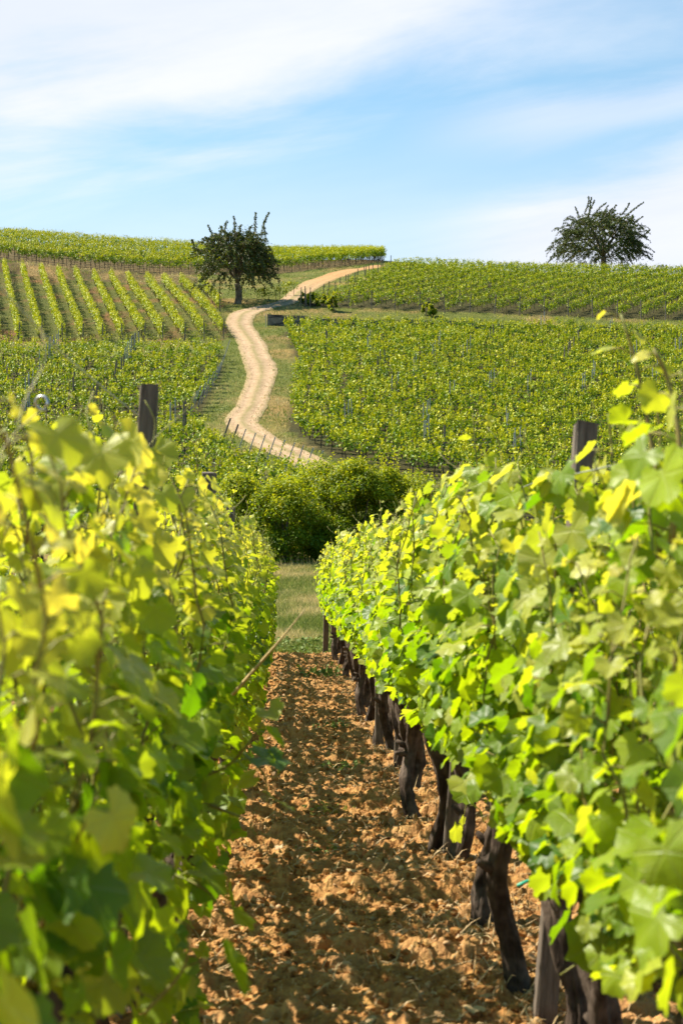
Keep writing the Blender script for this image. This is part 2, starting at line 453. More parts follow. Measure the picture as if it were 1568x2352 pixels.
def pchip(x, y, q):
    x, y = np.asarray(x, float), np.asarray(y, float)
    h = np.diff(x); d = np.diff(y) / h
    m = np.zeros(len(x)); m[0], m[-1] = d[0], d[-1]
    for i in range(1, len(x) - 1):
        if d[i - 1] * d[i] > 0:
            w1, w2 = 2 * h[i] + h[i - 1], h[i] + 2 * h[i - 1]
            m[i] = (w1 + w2) / (w1 / d[i - 1] + w2 / d[i])
    i = np.clip(np.searchsorted(x, q) - 1, 0, len(x) - 2)
    t = (q - x[i]) / h[i]
    return ((2 * t ** 3 - 3 * t ** 2 + 1) * y[i] + (t ** 3 - 2 * t ** 2 + t) * h[i] * m[i] + (-2 * t ** 3 + 3 * t ** 2) * y[i + 1] + (t ** 3 - t ** 2) * h[i] * m[i + 1])

YF = np.arange(18, 185.01, 0.25)
XS = np.array(sorted(ST))
TABS = []
for xs_ in XS:
    pts = [(12, 1310 + 3680 / 12), (15, 1310 + 3680 / 15), (18, 1310 + 3680 / 18)] + ST[xs_]
    yy = pchip([p[0] for p in pts], [p[1] for p in pts], YF)
    TABS.append((CY - yy) / F * YF)              # heights
TABS = np.array(TABS)
UG = np.arange(-0.47, 0.4801, 0.005)
TU = np.array([[0.0]])
TU = np.stack([np.interp(CX + F * UG, XS, TABS[:, j]) for j in range(len(YF))], 1)
ker = np.ones(9) / 9
TP = np.pad(TU, ((4, 4), (0, 0)), mode='edge')
TU = np.stack([np.convolve(TP[:, j], ker, 'valid') for j in range(TU.shape[1])], 1)
TU[:, 0] = -1.15 - 0.0419 * 18

def h_exact(X, Y):
    X = np.asarray(X, float); Y = np.asarray(Y, float)
    near = -1.15 - 0.0419 * Y
    Yc = np.clip(Y, 18, 184.9)
    u = np.clip(X / np.maximum(Yc, 18), UG[0], UG[-1] - 1e-6)
    fi = (u - UG[0]) / 0.005; i = np.clip(np.floor(fi).astype(int), 0, len(UG) - 2); fu = fi - i
    fj = (Yc - 18) / 0.25; j = np.clip(np.floor(fj).astype(int), 0, len(YF) - 2); fv = fj - j
    far = (TU[i, j] * (1 - fu) + TU[i + 1, j] * fu) * (1 - fv) + (TU[i, j + 1] * (1 - fu) + TU[i + 1, j + 1] * fu) * fv
    far = far - np.maximum(Y - 185, 0) * 0.07
    return np.where(Y <= 18, near, far)

def axis(lim, fine, growth, fine_to):
    a = [0.0]; st = fine
    while a[-1] < lim:
        if a[-1] > fine_to: st *= growth
        a.append(a[-1] + st)
    return np.array(a)
xa = axis(600, 0.5, 1.08, 46); GX = np.concatenate([-xa[:0:-1], xa])
ya = axis(1500, 0.5, 1.08, 190); yb = axis(200, 1.0, 1.15, 6); GY = np.concatenate([-yb[:0:-1], ya])
GXX, GYY = np.meshgrid(GX, GY, indexing='ij')
GZ = h_exact(GXX, GYY)
GZ = GZ + np.where(GYY > 20, (fbm(GXX * 0.35, GYY * 0.35, 3, 3) - 0.5) * 0.22 * np.clip((GYY - 20) / 15, 0, 1), 0)

def hg(X, Y):
    X = np.asarray(X, float); Y = np.asarray(Y, float)
    i = np.clip(np.searchsorted(GX, X) - 1, 0, len(GX) - 2); j = np.clip(np.searchsorted(GY, Y) - 1, 0, len(GY) - 2)
    fu = np.clip((X - GX[i]) / (GX[i + 1] - GX[i]), 0, 1); fv = np.clip((Y - GY[j]) / (GY[j + 1] - GY[j]), 0, 1)
    return (GZ[i, j] * (1 - fu) + GZ[i + 1, j] * fu) * (1 - fv) + (GZ[i, j + 1] * (1 - fu) + GZ[i + 1, j + 1] * fu) * fv

YQ = np.arange(19, 184, 0.1)
def at(xd, yd):
    """ground point seen in the photo at (xd, yd)"""
    u = (xd - CX) / F
    yy = CY - F * h_exact(u * YQ, YQ) / YQ
    k = int(np.argmax(yy <= yd)) if (yy <= yd).any() else int(np.argmin(yy))
    return u * YQ[k], YQ[k]
def ray(xd, yd, Y):
    return np.array([(xd - CX) / F * Y, Y, (CY - yd) / F * Y])

def inside(poly, X, Y):
    poly = np.asarray(poly); X = np.asarray(X); Y = np.asarray(Y)
    r = np.zeros(X.shape, bool); n = len(poly)
    for a in range(n):
        x1, y1 = poly[a]; x2, y2 = poly[(a + 1) % n]
        c = ((y1 > Y) != (y2 > Y)) & (X < (x2 - x1) * (Y - y1) / (y2 - y1 + 1e-12) + x1)
        r ^= c
    return r
def gpoly(pts): return np.array([at(*p) for p in pts])

P_R1 = gpoly([(653, 762), (666, 800), (690, 845), (672, 890), (660, 985), (705, 1024), (785, 1068), (960, 1102), (1062, 1112), (1085, 1215), (1900, 1260), (1900, 800), (1568, 776), (1200, 768), (900, 764)])
P_R2 = gpoly([(690, 704), (765, 684), (825, 657), (878, 632), (907, 618)] ) 
P_R2 = np.concatenate([P_R2, [[8.0, 151.0], [20, 152.5], [34, 153], [60, 153]], gpoly([(2000, 752), (1568, 735), (1200, 723), (900, 713), (760, 708)])])
P_UT = np.concatenate([gpoly([(-220, 590), (0, 598), (150, 614), (275, 625), (400, 631), (560, 632), (640, 629), (760, 616), (840, 607), (890, 601)]), [[6.5, 166], [3, 178], [-60, 178]]])
P_L1 = gpoly([(-260, 812), (0, 815), (300, 815), (512, 815), (510, 870), (480, 930), (440, 965), (440, 968), (-260, 968)])
P_L2 = gpoly([(-300, 985), (445, 985), (480, 1030), (545, 1080), (640, 1108), (735, 1132), (720, 1170), (400, 1180), (-300, 1200)])
P_UL = gpoly([(-200, 790), (-200, 622), (0, 622), (275, 648), (500, 655), (530, 775), (500, 785)])
P_BANK = gpoly([(-250, 622), (0, 627), (150, 640), (275, 650), (420, 652), (480, 640), (400, 630), (275, 623), (0, 597), (-250, 588)])

# track centre lines in photo coordinates -> ground
TRK = [(1092, 700, 790), (1062, 668, 742), (1045, 628, 712), (1028, 590, 672), (1012, 560, 640), (985, 528, 605), (965, 516, 590), (939, 542, 604), (905, 558, 620), (870, 568, 632), (840, 564, 631),
       (810, 554, 618), (787, 542, 606), (764, 527, 592), (740, 518, 580), (722, 530, 592), (711, 560, 622), (702, 598, 655), (692, 640, 690), (676, 662, 712), (658, 684, 734), (646, 705, 764), (634, 738, 794), (625, 772, 824), (617, 815, 858), (612, 850, 880), (609, 874, 892)]
TC = []
for yd, xl, xr in TRK:
    a, b = np.array(at(xl, yd)), np.array(at(xr, yd))
    TC.append(np.concatenate([a, b]))
TC = np.array(TC)
seglen = np.concatenate([[0], np.cumsum(np.linalg.norm(np.diff((TC[:, :2] + TC[:, 2:]) / 2, axis=0), axis=1))])
tt = np.arange(0, seglen[-1], 0.35)
TE = np.stack([pchip(seglen, TC[:, k], tt) for k in range(4)], 1)
for k in range(4):
    TE[:, k] = np.convolve(np.pad(TE[:, k], 4, mode='edge'), np.ones(9) / 9, 'valid')
TMID = (TE[:, :2] + TE[:, 2:]) / 2
TW = np.linalg.norm(TE[:, 2:] - TE[:, :2], axis=1)

# ground colour by zone
gx, gy = GXX.ravel(), GYY.ravel()
GRASS = np.array([0.095, 0.115, 0.028]); DRY = np.array([0.22, 0.155, 0.07]); SOIL = np.array([0.30, 0.15, 0.055]); BROWN = np.array([0.085, 0.065, 0.03]); FIELD_SHADED = np.array([0.045, 0.045, 0.018])
gc = np.tile(GRASS, (len(gx), 1))
nn = fbm(gx * 0.25, gy * 0.25, 41, 4)
gc = gc + (DRY - gc) * np.clip((nn - 0.54) * 4.0, 0, 0.8)[:, None]
gc[gy < 18.4] = SOIL
for poly, c in ((P_R1, FIELD_SHADED), (P_R2, FIELD_SHADED), (P_L1, FIELD_SHADED), (P_L2, FIELD_SHADED), (P_UT, np.array([0.10, 0.08, 0.04]))):  # dense field floors darkened to paint in the shade between vines
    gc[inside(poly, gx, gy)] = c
mu = inside(P_UL, gx, gy)
nu = fbm(gx * 0.5, gy * 0.3, 77, 4)
gc[mu] = (np.array([0.075, 0.088, 0.022]) + (np.array([0.15, 0.09, 0.042]) - np.array([0.075, 0.088, 0.022])) * np.clip((nu[mu, None] - 0.52) * 5, 0, 1))
mb = inside(P_BANK, gx, gy)
gc[mb] = BROWN + (DRY - BROWN) * np.clip((nu[mb, None] - 0.50) * 5, 0, 1)
ni, nj = GXX.shape
ii = (np.arange(ni - 1)[:, None] * nj + np.arange(nj - 1)[None]).ravel()
gm = np_mesh('ground', np.stack([gx, gy, GZ.ravel()], 1), [np.stack([ii, ii + nj, ii + nj + 1, ii + 1], 1)], None, np.concatenate([gc, np.ones((len(gc), 1))], 1), True)
tag(link('ground', gm, None, [M['ground']]), 'grassy hillside ground rising from the vineyard lane', None, None, 'structure')

# dirt track sheet
NW = 11
wv, wc = [], []
_h = (TE[:, 2:] - TE[:, :2]) * 0.035; TE[:, :2] -= _h; TE[:, 2:] += _h; TW = TW * 1.07
r0 = rs(5)
jl = (fbm(tt * 0.22, tt * 0 + 3, 11, 5) - 0.5) * 0.4; jr = (fbm(tt * 0.22, tt * 0 + 9, 12, 5) - 0.5) * 0.4
for i in range(len(tt)):
    e0, e1 = TE[i, :2], TE[i, 2:]
    d = (e1 - e0) / max(TW[i], 1e-6)
    e0 = e0 + d * jl[i]; e1 = e1 + d * jr[i]
    clay = np.clip((TMID[i, 1] - 122) / 16, 0, 1)
    for k in range(NW):
        f = k / (NW - 1); p = e0 + (e1 - e0) * f
        mid = 1 - abs(2 * f - 1)
        gr = max(0, 1 - abs(f - 0.5) / 0.16) * (1 - clay) * 1.0 + (0.9 if 0.3 < f < 0.6 and 120 < p[1] < 128 else 0)
        edge = 0.9 if k in (0, NW - 1) else (0.35 if k in (1, NW - 2) else 0)
        rut = -0.05 * (math.exp(-((f - 0.27) / 0.1) ** 2) + math.exp(-((f - 0.75) / 0.1) ** 2))
        wv.append((p[0], p[1], float(hg(p[0], p[1])) + (0.02 if k in (0, NW - 1) else 0.075) + rut))
        wc.append((mid, clay, min(1, max(gr, edge)), 1))
ii = (np.arange(len(tt) - 1)[:, None] * NW + np.arange(NW - 1)[None]).ravel()
tm = np_mesh('dirt_track', np.array(wv), [np.stack([ii, ii + 1, ii + NW + 1, ii + NW], 1)], None, wc, True)
tag(link('dirt_track', tm, None, [M['track']]), 'pale winding dirt track climbing the hill', None, None, 'structure')

# tilled soil of the lane between the two near rows, with clods
sx = np.arange(-2.4, 2.7, 0.0095)
sx = sx[np.abs(sx) < 1.0]; sx = np.concatenate([np.arange(-2.6, -1.0, 0.05), sx, np.arange(1.0, 2.9, 0.05)])
sy = [1.2]
while sy[-1] < 18.7: sy.append(sy[-1] + max(0.0095, 0.0032 * sy[-1]))
sy = np.array(sy)
SX, SY = np.meshgrid(sx, sy, indexing='ij'); SX = SX - 0.038 * SY
wd, wid = worley(SX * 6.5 + fbm(SX * 5, SY * 5, 8, 2), SY * 8.5, 21)
wd2, wid2 = worley(SX * 17 + fbm(SX * 9, SY * 9, 9, 2), SY * 21, 22)
clod = np.clip((0.62 - wd) * 3.2, 0, 1) * (0.12 + wid ** 2) * 0.025 * (0.7 + 0.6 * fbm(SX * 12, SY * 12, 91, 3))
clod2 = np.clip((0.6 - wd2) * 3.5, 0, 1) * (0.1 + wid2 ** 1.5) * 0.021
furrow = (fbm(SX * 1.6, SY * 3.2, 31, 3) - 0.35) * 0.07 + (1 - np.abs(2 * fbm(SX * 0.9 + 3, SY * 2.6, 37, 3) - 1)) ** 3 * 0.055
fine = fbm(SX * 48, SY * 48, 33, 2) * 0.026
SZ = -1.15 - 0.0419 * SY + 0.004 + np.maximum(furrow, 0) + clod + clod2 + fine
SZ = SZ - np.clip((SY - 18.2) / 0.5, 0, 1) * (clod + np.maximum(furrow, 0)) * 0.9
sc = np.stack([np.clip(wid * 0.6 + wid2 * 0.4, 0, 1).ravel(), wid2.ravel(), wid.ravel(), np.ones(SX.size)], 1)
ni, nj = SX.shape
ii = (np.arange(ni - 1)[:, None] * nj + np.arange(nj - 1)[None]).ravel()
smh = np_mesh('soil', np.stack([SX.ravel(), SY.ravel(), SZ.ravel()], 1), [np.stack([ii, ii + nj, ii + nj + 1, ii + 1], 1)], None, sc, False)
tag(link('soil', smh, None, [M['soil']]), 'tilled orange brown soil of the lane between the rows', None, None, 'structure')
_sxg, _syg = sx, sy
def soil_z(x, y):
    i = min(max(int(np.searchsorted(_sxg, x + 0.038 * y)) - 1, 0), len(_sxg) - 2); j = min(max(int(np.searchsorted(_syg, y)) - 1, 0), len(_syg) - 2)
    return float(SZ[i, j])

# ------------------------------------------------------------------ leaves
def leaf_template(seed):
    """lobed vine leaf, about 1 wide, y towards the tip, z the upper face; petiole joins at the origin"""
    r = rs(seed); n = 28
    th = np.linspace(-math.pi, math.pi, n, endpoint=False) + math.pi / n   # 0 = tip
    lob = np.zeros(n)
    for c, w, a in ((0, 0.42, 1.0), (0.98, 0.40, .88), (-0.98, 0.40, .88), (1.95, 0.45, .72), (-1.95, 0.45, .72)):
        d = np.abs((th - c + math.pi) % (2 * math.pi) - math.pi)
        lob = np.maximum(lob, a * np.exp(-(d / w) ** 2 * 0.55))
    rad = 0.40 + 0.20 * lob
    rad *= 1 + 0.055 * np.where(np.arange(n) % 2 == 0, 1, -1) + r.uniform(-.04, .04, n)
    sinus = np.abs(th) > 2.75
    rad = np.where(sinus, 0.13, rad)
    ox, oy = rad * np.sin(th), rad * np.cos(th)
    m = 14
    ti = th[::2]; ri = rad[::2] * 0.52
    ixx, iyy = ri * np.sin(ti), ri * np.cos(ti)
    x = np.concatenate([[0], ixx, ox]); y = np.concatenate([[0], iyy, oy])
    rr = np.sqrt(x * x + y * y)
    fold = r.uniform(0.05, 0.4); cup = r.uniform(-0.15, 0.75); wave = r.uniform(0.02, 0.06)
    z = fold * np.abs(x) - cup * rr ** 2 + wave * np.sin(np.arctan2(x, y + 1e-6) * 5 + r.uniform(0, 6)) * rr * 2 - 0.35 * r.uniform(0, 1) * np.maximum(y, 0) ** 2
    y = y + 0.12
    v = np.stack([x, y, z], 1)
    t = []
    for k in range(m):
        k2 = (k + 1) % m
        a, b2 = 1 + k, 1 + k2
        o0, o1, o2 = 1 + m + 2 * k, 1 + m + 2 * k + 1, 1 + m + (2 * k + 2) % n
        t += [(0, a, b2)[::-1], (a, o0, o1)[::-1], (a, o1, b2)[::-1], (b2, o1, o2)[::-1]]
    vein = np.concatenate([[1.0], np.where(lob[::2] > 0.8, .7, .15), np.where(lob > 0.85, .5, .05)])
    return v, np.array(t), vein
LT = [leaf_template(100 + i) for i in range(7)]

def frames(nrm, tip):
    nrm = unit(nrm); tip = tip - np.sum(tip * nrm, 1, keepdims=True) * nrm
    tip = unit(tip); side = np.cross(tip, nrm)
    return np.stack([side, tip, nrm], 2)          # columns

def add_leaves(s, pos, nrm, tip, size, rnd, age, seed, mat=0):
    pos, size, rnd, age = map(np.asarray, (pos, size, rnd, age))
    R3 = frames(np.asarray(nrm, float), np.asarray(tip, float))
    pick = rs(seed).randint(0, len(LT), len(pos))
    for k, (v, t, vein) in enumerate(LT):
        idx = np.where(pick == k)[0]
        if not len(idx): continue
        w = np.einsum('nij,kj->nki', R3[idx], v) * size[idx, None, None] + pos[idx, None, :]
        K = len(v)
        f = (t[None] + (np.arange(len(idx)) * K)[:, None, None]).reshape(-1, 3)
        c = np.zeros((len(idx), K, 4), dtype=np.float32)
        c[..., 0] = rnd[idx, None]; c[..., 1] = age[idx, None]; c[..., 2] = v[None, :, 0]; c[..., 3] = v[None, :, 1] - 0.12
        s.add(w.reshape(-1, 3), f, mat, c.reshape(-1, 4))

def grow_shoot(r, p0, p1, bend, n=14):
    t = np.linspace(0, 1, n)[:, None]
    p = p0 + (p1 - p0) * t + bend * (t * (1 - t) * 4)
    p[1:] += r.normal(0, 0.007, (n - 1, 3))
    return p

def leaves_on(r, s, path, size0, spacing, side_bias=None, seed=0, tip_young=0.55, pet=0.06, mat=0, stem_mat=1, size_end=0.25):
    """alternate leaves along a shoot"""
    seg = np.linalg.norm(np.diff(path, axis=0), axis=1); L = np.concatenate([[0], np.cumsum(seg)])
    d = np.arange(spacing * 0.5, L[-1], spacing)
    if not len(d): return
    P = np.stack([np.interp(d, L, path[:, k]) for k in range(3)], 1)
    f = d / L[-1]
    n = len(d)
    a0 = r.uniform(0, 6.28); a = a0 + np.arange(n) * math.pi + r.normal(0, 0.6, n)
    out = np.stack([np.cos(a), np.sin(a) * 0.6, np.full(n, 0.25)], 1)
    if side_bias is not None: out = out * 0.5 + np.asarray(side_bias) * r.uniform(0.2, 1.0, (n, 1))
    out = unit(out)
    pl = pet * r.uniform(0.6, 1.5, n) * (1 - 0.55 * f)
    B = P + out * pl[:, None]
    nrm = out * np.array([0.75, 0.75, 0.3]) + np.array([0, 0, 0.62]) + r.normal(0, 0.38, (n, 3))
    tip = out * 0.6 + np.array([0, 0, -0.9]) + r.normal(0, 0.35, (n, 3))
    tip = tip * (1 - f[:, None] * 0.6) + (out + np.array([0, 0, 0.25])) * f[:, None] * 0.6
    size = size0 * r.uniform(0.7, 1.15, n) * np.interp(f, [0, 0.25, 0.7, 1.0], [0.8, 1.0, 0.8, size_end])
    age = np.clip((f - tip_young) / (1.02 - tip_young), 0, 1) * r.uniform(0.5, 1.0, n)
    add_leaves(s, B, nrm, tip, size, np.clip(r.normal(0.5, 0.27, n), 0, 1), age, seed, mat)
    for k in range(n):
        add_tube(s, np.array([P[k], (P[k] + B[k]) / 2 + (0, 0, 0.006), B[k]]), 0.0016, 3, stem_mat)

# ------------------------------------------------------------------ near grapevines
def trunk_mesh(seed):
    r = rs(seed); s = Soup()
    n, seg = 46, 22
    t = np.linspace(0, 1, n)
    H = r.uniform(0.52, 0.61)
    lx, ly = r.uniform(-0.04, 0.04), r.uniform(-0.06, 0.06)
    px = lx * np.sin(t * 2.2) + 0.022 * np.sin(t * r.uniform(5, 9) + r.uniform(0, 6))
    py = ly * t + 0.028 * np.sin(t * r.uniform(4, 8) + r.uniform(0, 6)); py -= py[0]; px -= px[0]
    pts = np.stack([px, py, t * (H + 0.06) - 0.06], 1)
    rad = np.interp(t, [0, .08, .35, .7, .88, 1], [.053, .042, .033, .031, .042, .028]) * r.uniform(0.78, 1.05)
    v, q, tr = tube(pts, rad, seg)
    ang = np.tile(np.arange(seg) / seg * 6.283, n); zz = np.repeat(t, seg)
    tw = r.uniform(2, 5) * (1 if r.rand() > .5 else -1)
    k = 1 + 0.16 * np.sin(3 * ang + tw * zz) + 0.10 * np.sin(7 * ang + 2.3 * tw * zz + 1) + (fbm(ang * 1.6 + 20, zz * 9, seed, 3) - .5) * 0.8 + (fbm(ang * 6 + 40, zz * 7, seed + 3, 2) - .5) * 0.45
    k = np.clip(k, .55, 1.6)
    c = np.repeat(pts, seg, 0)
    v[:n * seg] = c + (v[:n * seg] - c) * k[:, None]
    s.add(v, q, 0); s.f.setdefault((3, 0), []).append(tr)
    top = pts[-1]
    for sg in (-1, 1):
        m = 9; tt_ = np.linspace(0, 1, m)
        a = np.stack([top[0] + 0.015 * np.sin(tt_ * 5 + sg), top[1] + sg * tt_ * 0.40, top[2] - 0.02 + 0.05 * np.sin(tt_ * 2.5)], 1)
        add_tube(s, a, np.interp(tt_, [0, 1], [0.024, 0.011]), 7)
    for q_ in range(3):      # stubs of old pruning
        b0 = pts[r.randint(18, 42)]; d = unit(np.array([r.normal(), r.normal(), 0.6]))
        add_tube(s, np.array([b0, b0 + d * 0.05, b0 + d * 0.075]), [0.016, 0.013, 0.008], 6)
    return s.mesh('trunk', True), top

def foliage_mesh(seed, top, n_shoot=13, filler=270, low=0.0, sun_warm=False):
    r = rs(seed + 900); s = Soup()
    for k in range(n_shoot):
        y0 = top[1] + np.linspace(-0.46, 0.46, n_shoot)[k] + r.normal(0, 0.03)
        p0 = np.array([r.normal(0, 0.02), y0, top[2] + 0.02])
        sd = r.choice([-1, 1])
        p1 = np.array([sd * r.uniform(0.0, 0.17), y0 + r.normal(0, 0.09), r.uniform(1.15, 1.43)])
        bend = np.array([sd * r.uniform(-0.02, 0.13), r.normal(0, 0.05), 0])
        path = grow_shoot(r, p0, p1, bend)
        add_tube(s, path, np.linspace(0.0048, 0.0018, len(path)), 5, 1)
        leaves_on(r, s, path, 0.068, 0.042, (sd * 0.8, 0, 0.15), seed * 50 + k, tip_young=(0.36 if sun_warm else 0.45))  # tips yellow from low down: new growth plus painted sunlit tops
    # lateral leaves that fill the hedge, denser at its faces
    n = filler
    z = np.clip(r.beta(1.4, 1.3, n) * (0.88 + low) + 0.55 - low, 0.14, 1.40)
    wdt = np.interp(z, [0.52 - low * 1.1, 0.68 - low * .9, 0.9, 1.3], [0.06 + low * .4, 0.16 + low * .1, 0.20, 0.12])
    sd = r.choice([-1, 1], n)
    x = sd * wdt * np.sqrt(r.uniform(0.25, 1.25, n))
    pos = np.stack([x, r.uniform(-0.55, 0.55, n), z], 1)
    out = np.stack([sd * np.ones(n), r.normal(0, .45, n), np.zeros(n)], 1)
    nrm = out * 0.75 + np.array([0, 0, 0.55]) + r.normal(0, 0.4, (n, 3))
    tip = out * 0.35 + np.array([0, 0, -1.0]) + r.normal(0, 0.35, (n, 3))
    add_leaves(s, pos, nrm, tip, 0.070 * r.uniform(0.6, 1.25, n), np.clip(r.normal(0.42, 0.27, n), 0, 1), np.clip(r.normal(-.1, .22, n) + np.clip((z - (.85 if sun_warm else .9)) / .45, 0, 1) * (.75 if sun_warm else .45), 0, .95), seed + 7)  # upper leaves yellowed like young growth, painting in the sunlit hedge top
    for q_ in range(5):      # small flower clusters hanging low
        c = np.array([r.choice([-1, 1]) * r.uniform(.08, .2), r.uniform(-.45, .45), r.uniform(.66, .86)])
        m = 26; d = r.normal(0, 1, (m, 3)) * np.array([.014, .014, .035])
        add_leaves(s, c + d, r.normal(0, 1, (m, 3)), r.normal(0, 1, (m, 3)), np.full(m, .010), np.full(m, .8), np.full(m, .35), seed + 31 + q_)
    # tendrils at the top
    for q_ in range(7):
        b = np.array([r.uniform(-.12, .12), r.uniform(-.5, .5), r.uniform(1.15, 1.4)])
        tq = np.linspace(0, 1, 9)[:, None]
        d = np.array([r.normal(0, .08), r.normal(0, .08), r.uniform(.06, .16)])
        add_tube(s, b + d * tq + np.stack([np.sin(tq[:, 0] * 7) * .012, np.cos(tq[:, 0] * 7) * .012, 0 * tq[:, 0]], 1) * tq, 0.0013, 3, 1)
    return s.mesh('foliage', True)

NVAR = 8
VAR = []
for k in range(NVAR):
    tmh, top = trunk_mesh(300 + k); tmh.materials.append(M['vine_bark'])
    fm = foliage_mesh(500 + k, top)
    fm.materials.append(M['vine_leaf']); fm.materials.append(M['cane'])
    lm = None
    if k < 6:
        lm = foliage_mesh(540 + k, top, n_shoot=11, filler=240, low=0.30, sun_warm=True)  # left row foliage: stronger sun-yellow painted into the upper leaves
        lm.materials.append(M['vine_leaf']); lm.materials.append(M['cane'])
    VAR.append((tmh, fm, lm))

ORD = ['first', 'second', 'third', 'fourth', 'fifth', 'sixth', 'seventh', 'eighth', 'ninth', 'tenth', 'eleventh', 'twelfth', 'thirteenth', 'fourteenth', 'fifteenth', 'sixteenth', 'seventeenth', 'eighteenth', 'nineteenth', 'twentieth',
       'twenty-first', 'twenty-second', 'twenty-third', 'twenty-fourth', 'twenty-fifth', 'twenty-sixth', 'twenty-seventh', 'twenty-eighth']
def xR(Y): return 0.605 - 0.038 * Y
def xL(Y): return -0.39 - 0.038 * Y
def zg(Y): return -1.15 - 0.0419 * Y
vine_protos = {}
def place_vine(x, y, variant, flip, label, group, sc=1.0, low=False):
    if low: variant = variant % 6
    key = (variant, low)
    rz = 0.038 + (math.pi if flip else 0)
    loc = (x, y, zg(y) + 0.01)
    if key not in vine_protos:
        root = empty('grapevine', loc, rz)
        link('trunk', VAR[variant][0], root); link('foliage', VAR[variant][2 if low else 1], root)
        vine_protos[key] = root
    else:
        src = vine_protos[key]
        root = src.copy(); COL.objects.link(root)
        for ch in list(src.children):
            if ch.name.startswith(('trunk', 'foliage')):
                c = ch.copy(); COL.objects.link(c); c.parent = root
        root.location = loc; root.rotation_euler = (0, 0, rz)
    root.scale = (sc, 1.0, sc)
    tag(root, label, 'grapevine', group)
    return root

rv = rs(77)
YR = [2.05, 2.75, 3.15, 3.6, 4.4, 5.15, 5.42, 6.2, 6.75, 7.1, 7.8, 8.3, 8.75, 9.3, 9.95, 10.5, 11.0, 11.6, 12.4, 13.3, 14.1, 15.0, 15.8, 16.7, 17.5, 18.2]
YL = [1.55, 2.1, 2.7, 3.45, 4.2, 5.0, 5.8, 6.6, 7.4, 8.2, 9.0, 9.8, 10.6, 11.4, 12.3, 13.2, 14.1, 15.0, 15.9, 16.8, 17.7]
RV, LV = [], []
for i, y in enumerate(YR):
    RV.append(place_vine(xR(y) + rv.normal(0, .015), y, (i * 3 + 1) % NVAR, i % 2 == 1, 'leafy grapevine with dark trunk, %s from the camera in the sunlit right row' % ORD[i], 'grapevines of the sunlit right row', rv.uniform(.95, 1.05) * (.87 if i < 2 else 1)))
for i, y in enumerate(YL):
    LV.append(place_vine(xL(y) + rv.normal(0, .015), y, (i * 5 + 2) % NVAR, i % 2 == 0, 'backlit yellow-green grapevine, %s from the camera in the left row' % ORD[i], 'grapevines of the backlit left row', rv.uniform(.97, 1.04) * (.955 if i < 4 else 1), True))
for i, y in enumerate(np.arange(2.2, 18.2, 0.88)):
    place_vine(xL(y) - 1.0, y, (i * 3) % NVAR, i % 2 == 0, 'grapevine of the row hidden behind the left row', 'grapevines hidden behind the left row', rv.uniform(.82, .9))
for i, y in enumerate(np.arange(3.2, 18.2, 0.88)):
    place_vine(xR(y) + 1.0, y, (i * 5 + 1) % NVAR, i % 2 == 0, 'grapevine of the row hidden behind the right row', 'grapevines hidden behind the right row', rv.uniform(.92, 1.0))

def special_shoot(root, pts, size, spacing, seed, young=0.55, cane='cane', rad=0.0036, leaf=True, name='shoot', bias=None, size_end=0.25):
    """a long shoot of its own, traced in world space and hung under its vine"""
    r = rs(seed); s = Soup()
    pts = np.array(pts, float)
    tq = np.linspace(0, 1, 16); L = np.concatenate([[0], np.cumsum(np.linalg.norm(np.diff(pts, axis=0), axis=1))]); L /= L[-1]
    path = np.stack([pchip(L, pts[:, k], tq) for k in range(3)], 1)
    add_tube(s, path, np.linspace(rad, rad * 0.4, 16), 6, 1)
    if leaf: leaves_on(r, s, path, size, spacing, bias, seed, tip_young=young, size_end=size_end)
    me = s.mesh(name, True)
    bpy.context.view_layer.update()
    mi = np.array(root.matrix_world.inverted())
    co = np.zeros(len(me.vertices) * 3, dtype=np.float32); me.vertices.foreach_get('co', co); co = co.reshape(-1, 3)
    co = co @ mi[:3, :3].T + mi[:3, 3]
    me.vertices.foreach_set('co', co.astype(np.float32).ravel()); me.update()
    return link(name, me, root, [M['vine_leaf'], M[cane]])

bpy.context.view_layer.update()
# tall shoots that stand out over the right row
special_shoot(RV[0], [ray(1512, 1330, 2.35), ray(1508, 1120, 2.4), ray(1485, 960, 2.42), ray(1455, 820, 2.42), ray(1425, 722, 2.42)], 0.085, 0.032, 1, 0.42, rad=.006)
special_shoot(RV[0], [ray(1540, 1250, 2.1), ray(1560, 1040, 2.1), ray(1535, 880, 2.12), ray(1500, 800, 2.12)], 0.08, 0.034, 2, 0.42, rad=.006)
special_shoot(RV[1], [ray(1440, 1300, 2.6), ray(1400, 1180, 2.65), ray(1405, 1060, 2.65), ray(1395, 950, 2.65)], 0.075, 0.05, 3, 0.35)
special_shoot(RV[4], [ray(1100, 1230, 4.3), ray(1102, 1120, 4.35), ray(1092, 1040, 4.35), ray(1085, 950, 4.35)], 0.085, 0.055, 4, 0.35)
special_shoot(RV[10], [ray(945, 1300, 7.2), ray(880, 1230, 7.2), ray(872, 1150, 7.2)], 0.075, 0.07, 5, 0.35)
special_shoot(RV[13], [ray(870, 1290, 8.6), ray(866, 1215, 8.6), ray(878, 1165, 8.6)], 0.07, 0.07, 6, 0.35)
special_shoot(RV[6], [ray(1010, 1290, 5.3), ray(985, 1200, 5.3), ray(992, 1120, 5.3)], 0.075, 0.06, 7, 0.35)
special_shoot(RV[3], [ray(1290, 1330, 3.6), ray(1262, 1200, 3.6), ray(1275, 1090, 3.6)], 0.08, 0.06, 8, 0.35)
special_shoot(RV[0], [ray(1500, 1300, 2.25), ray(1490, 1150, 2.28), ray(1515, 1010, 2.28), ray(1500, 900, 2.28)], 0.08, 0.034, 14, 0.45)
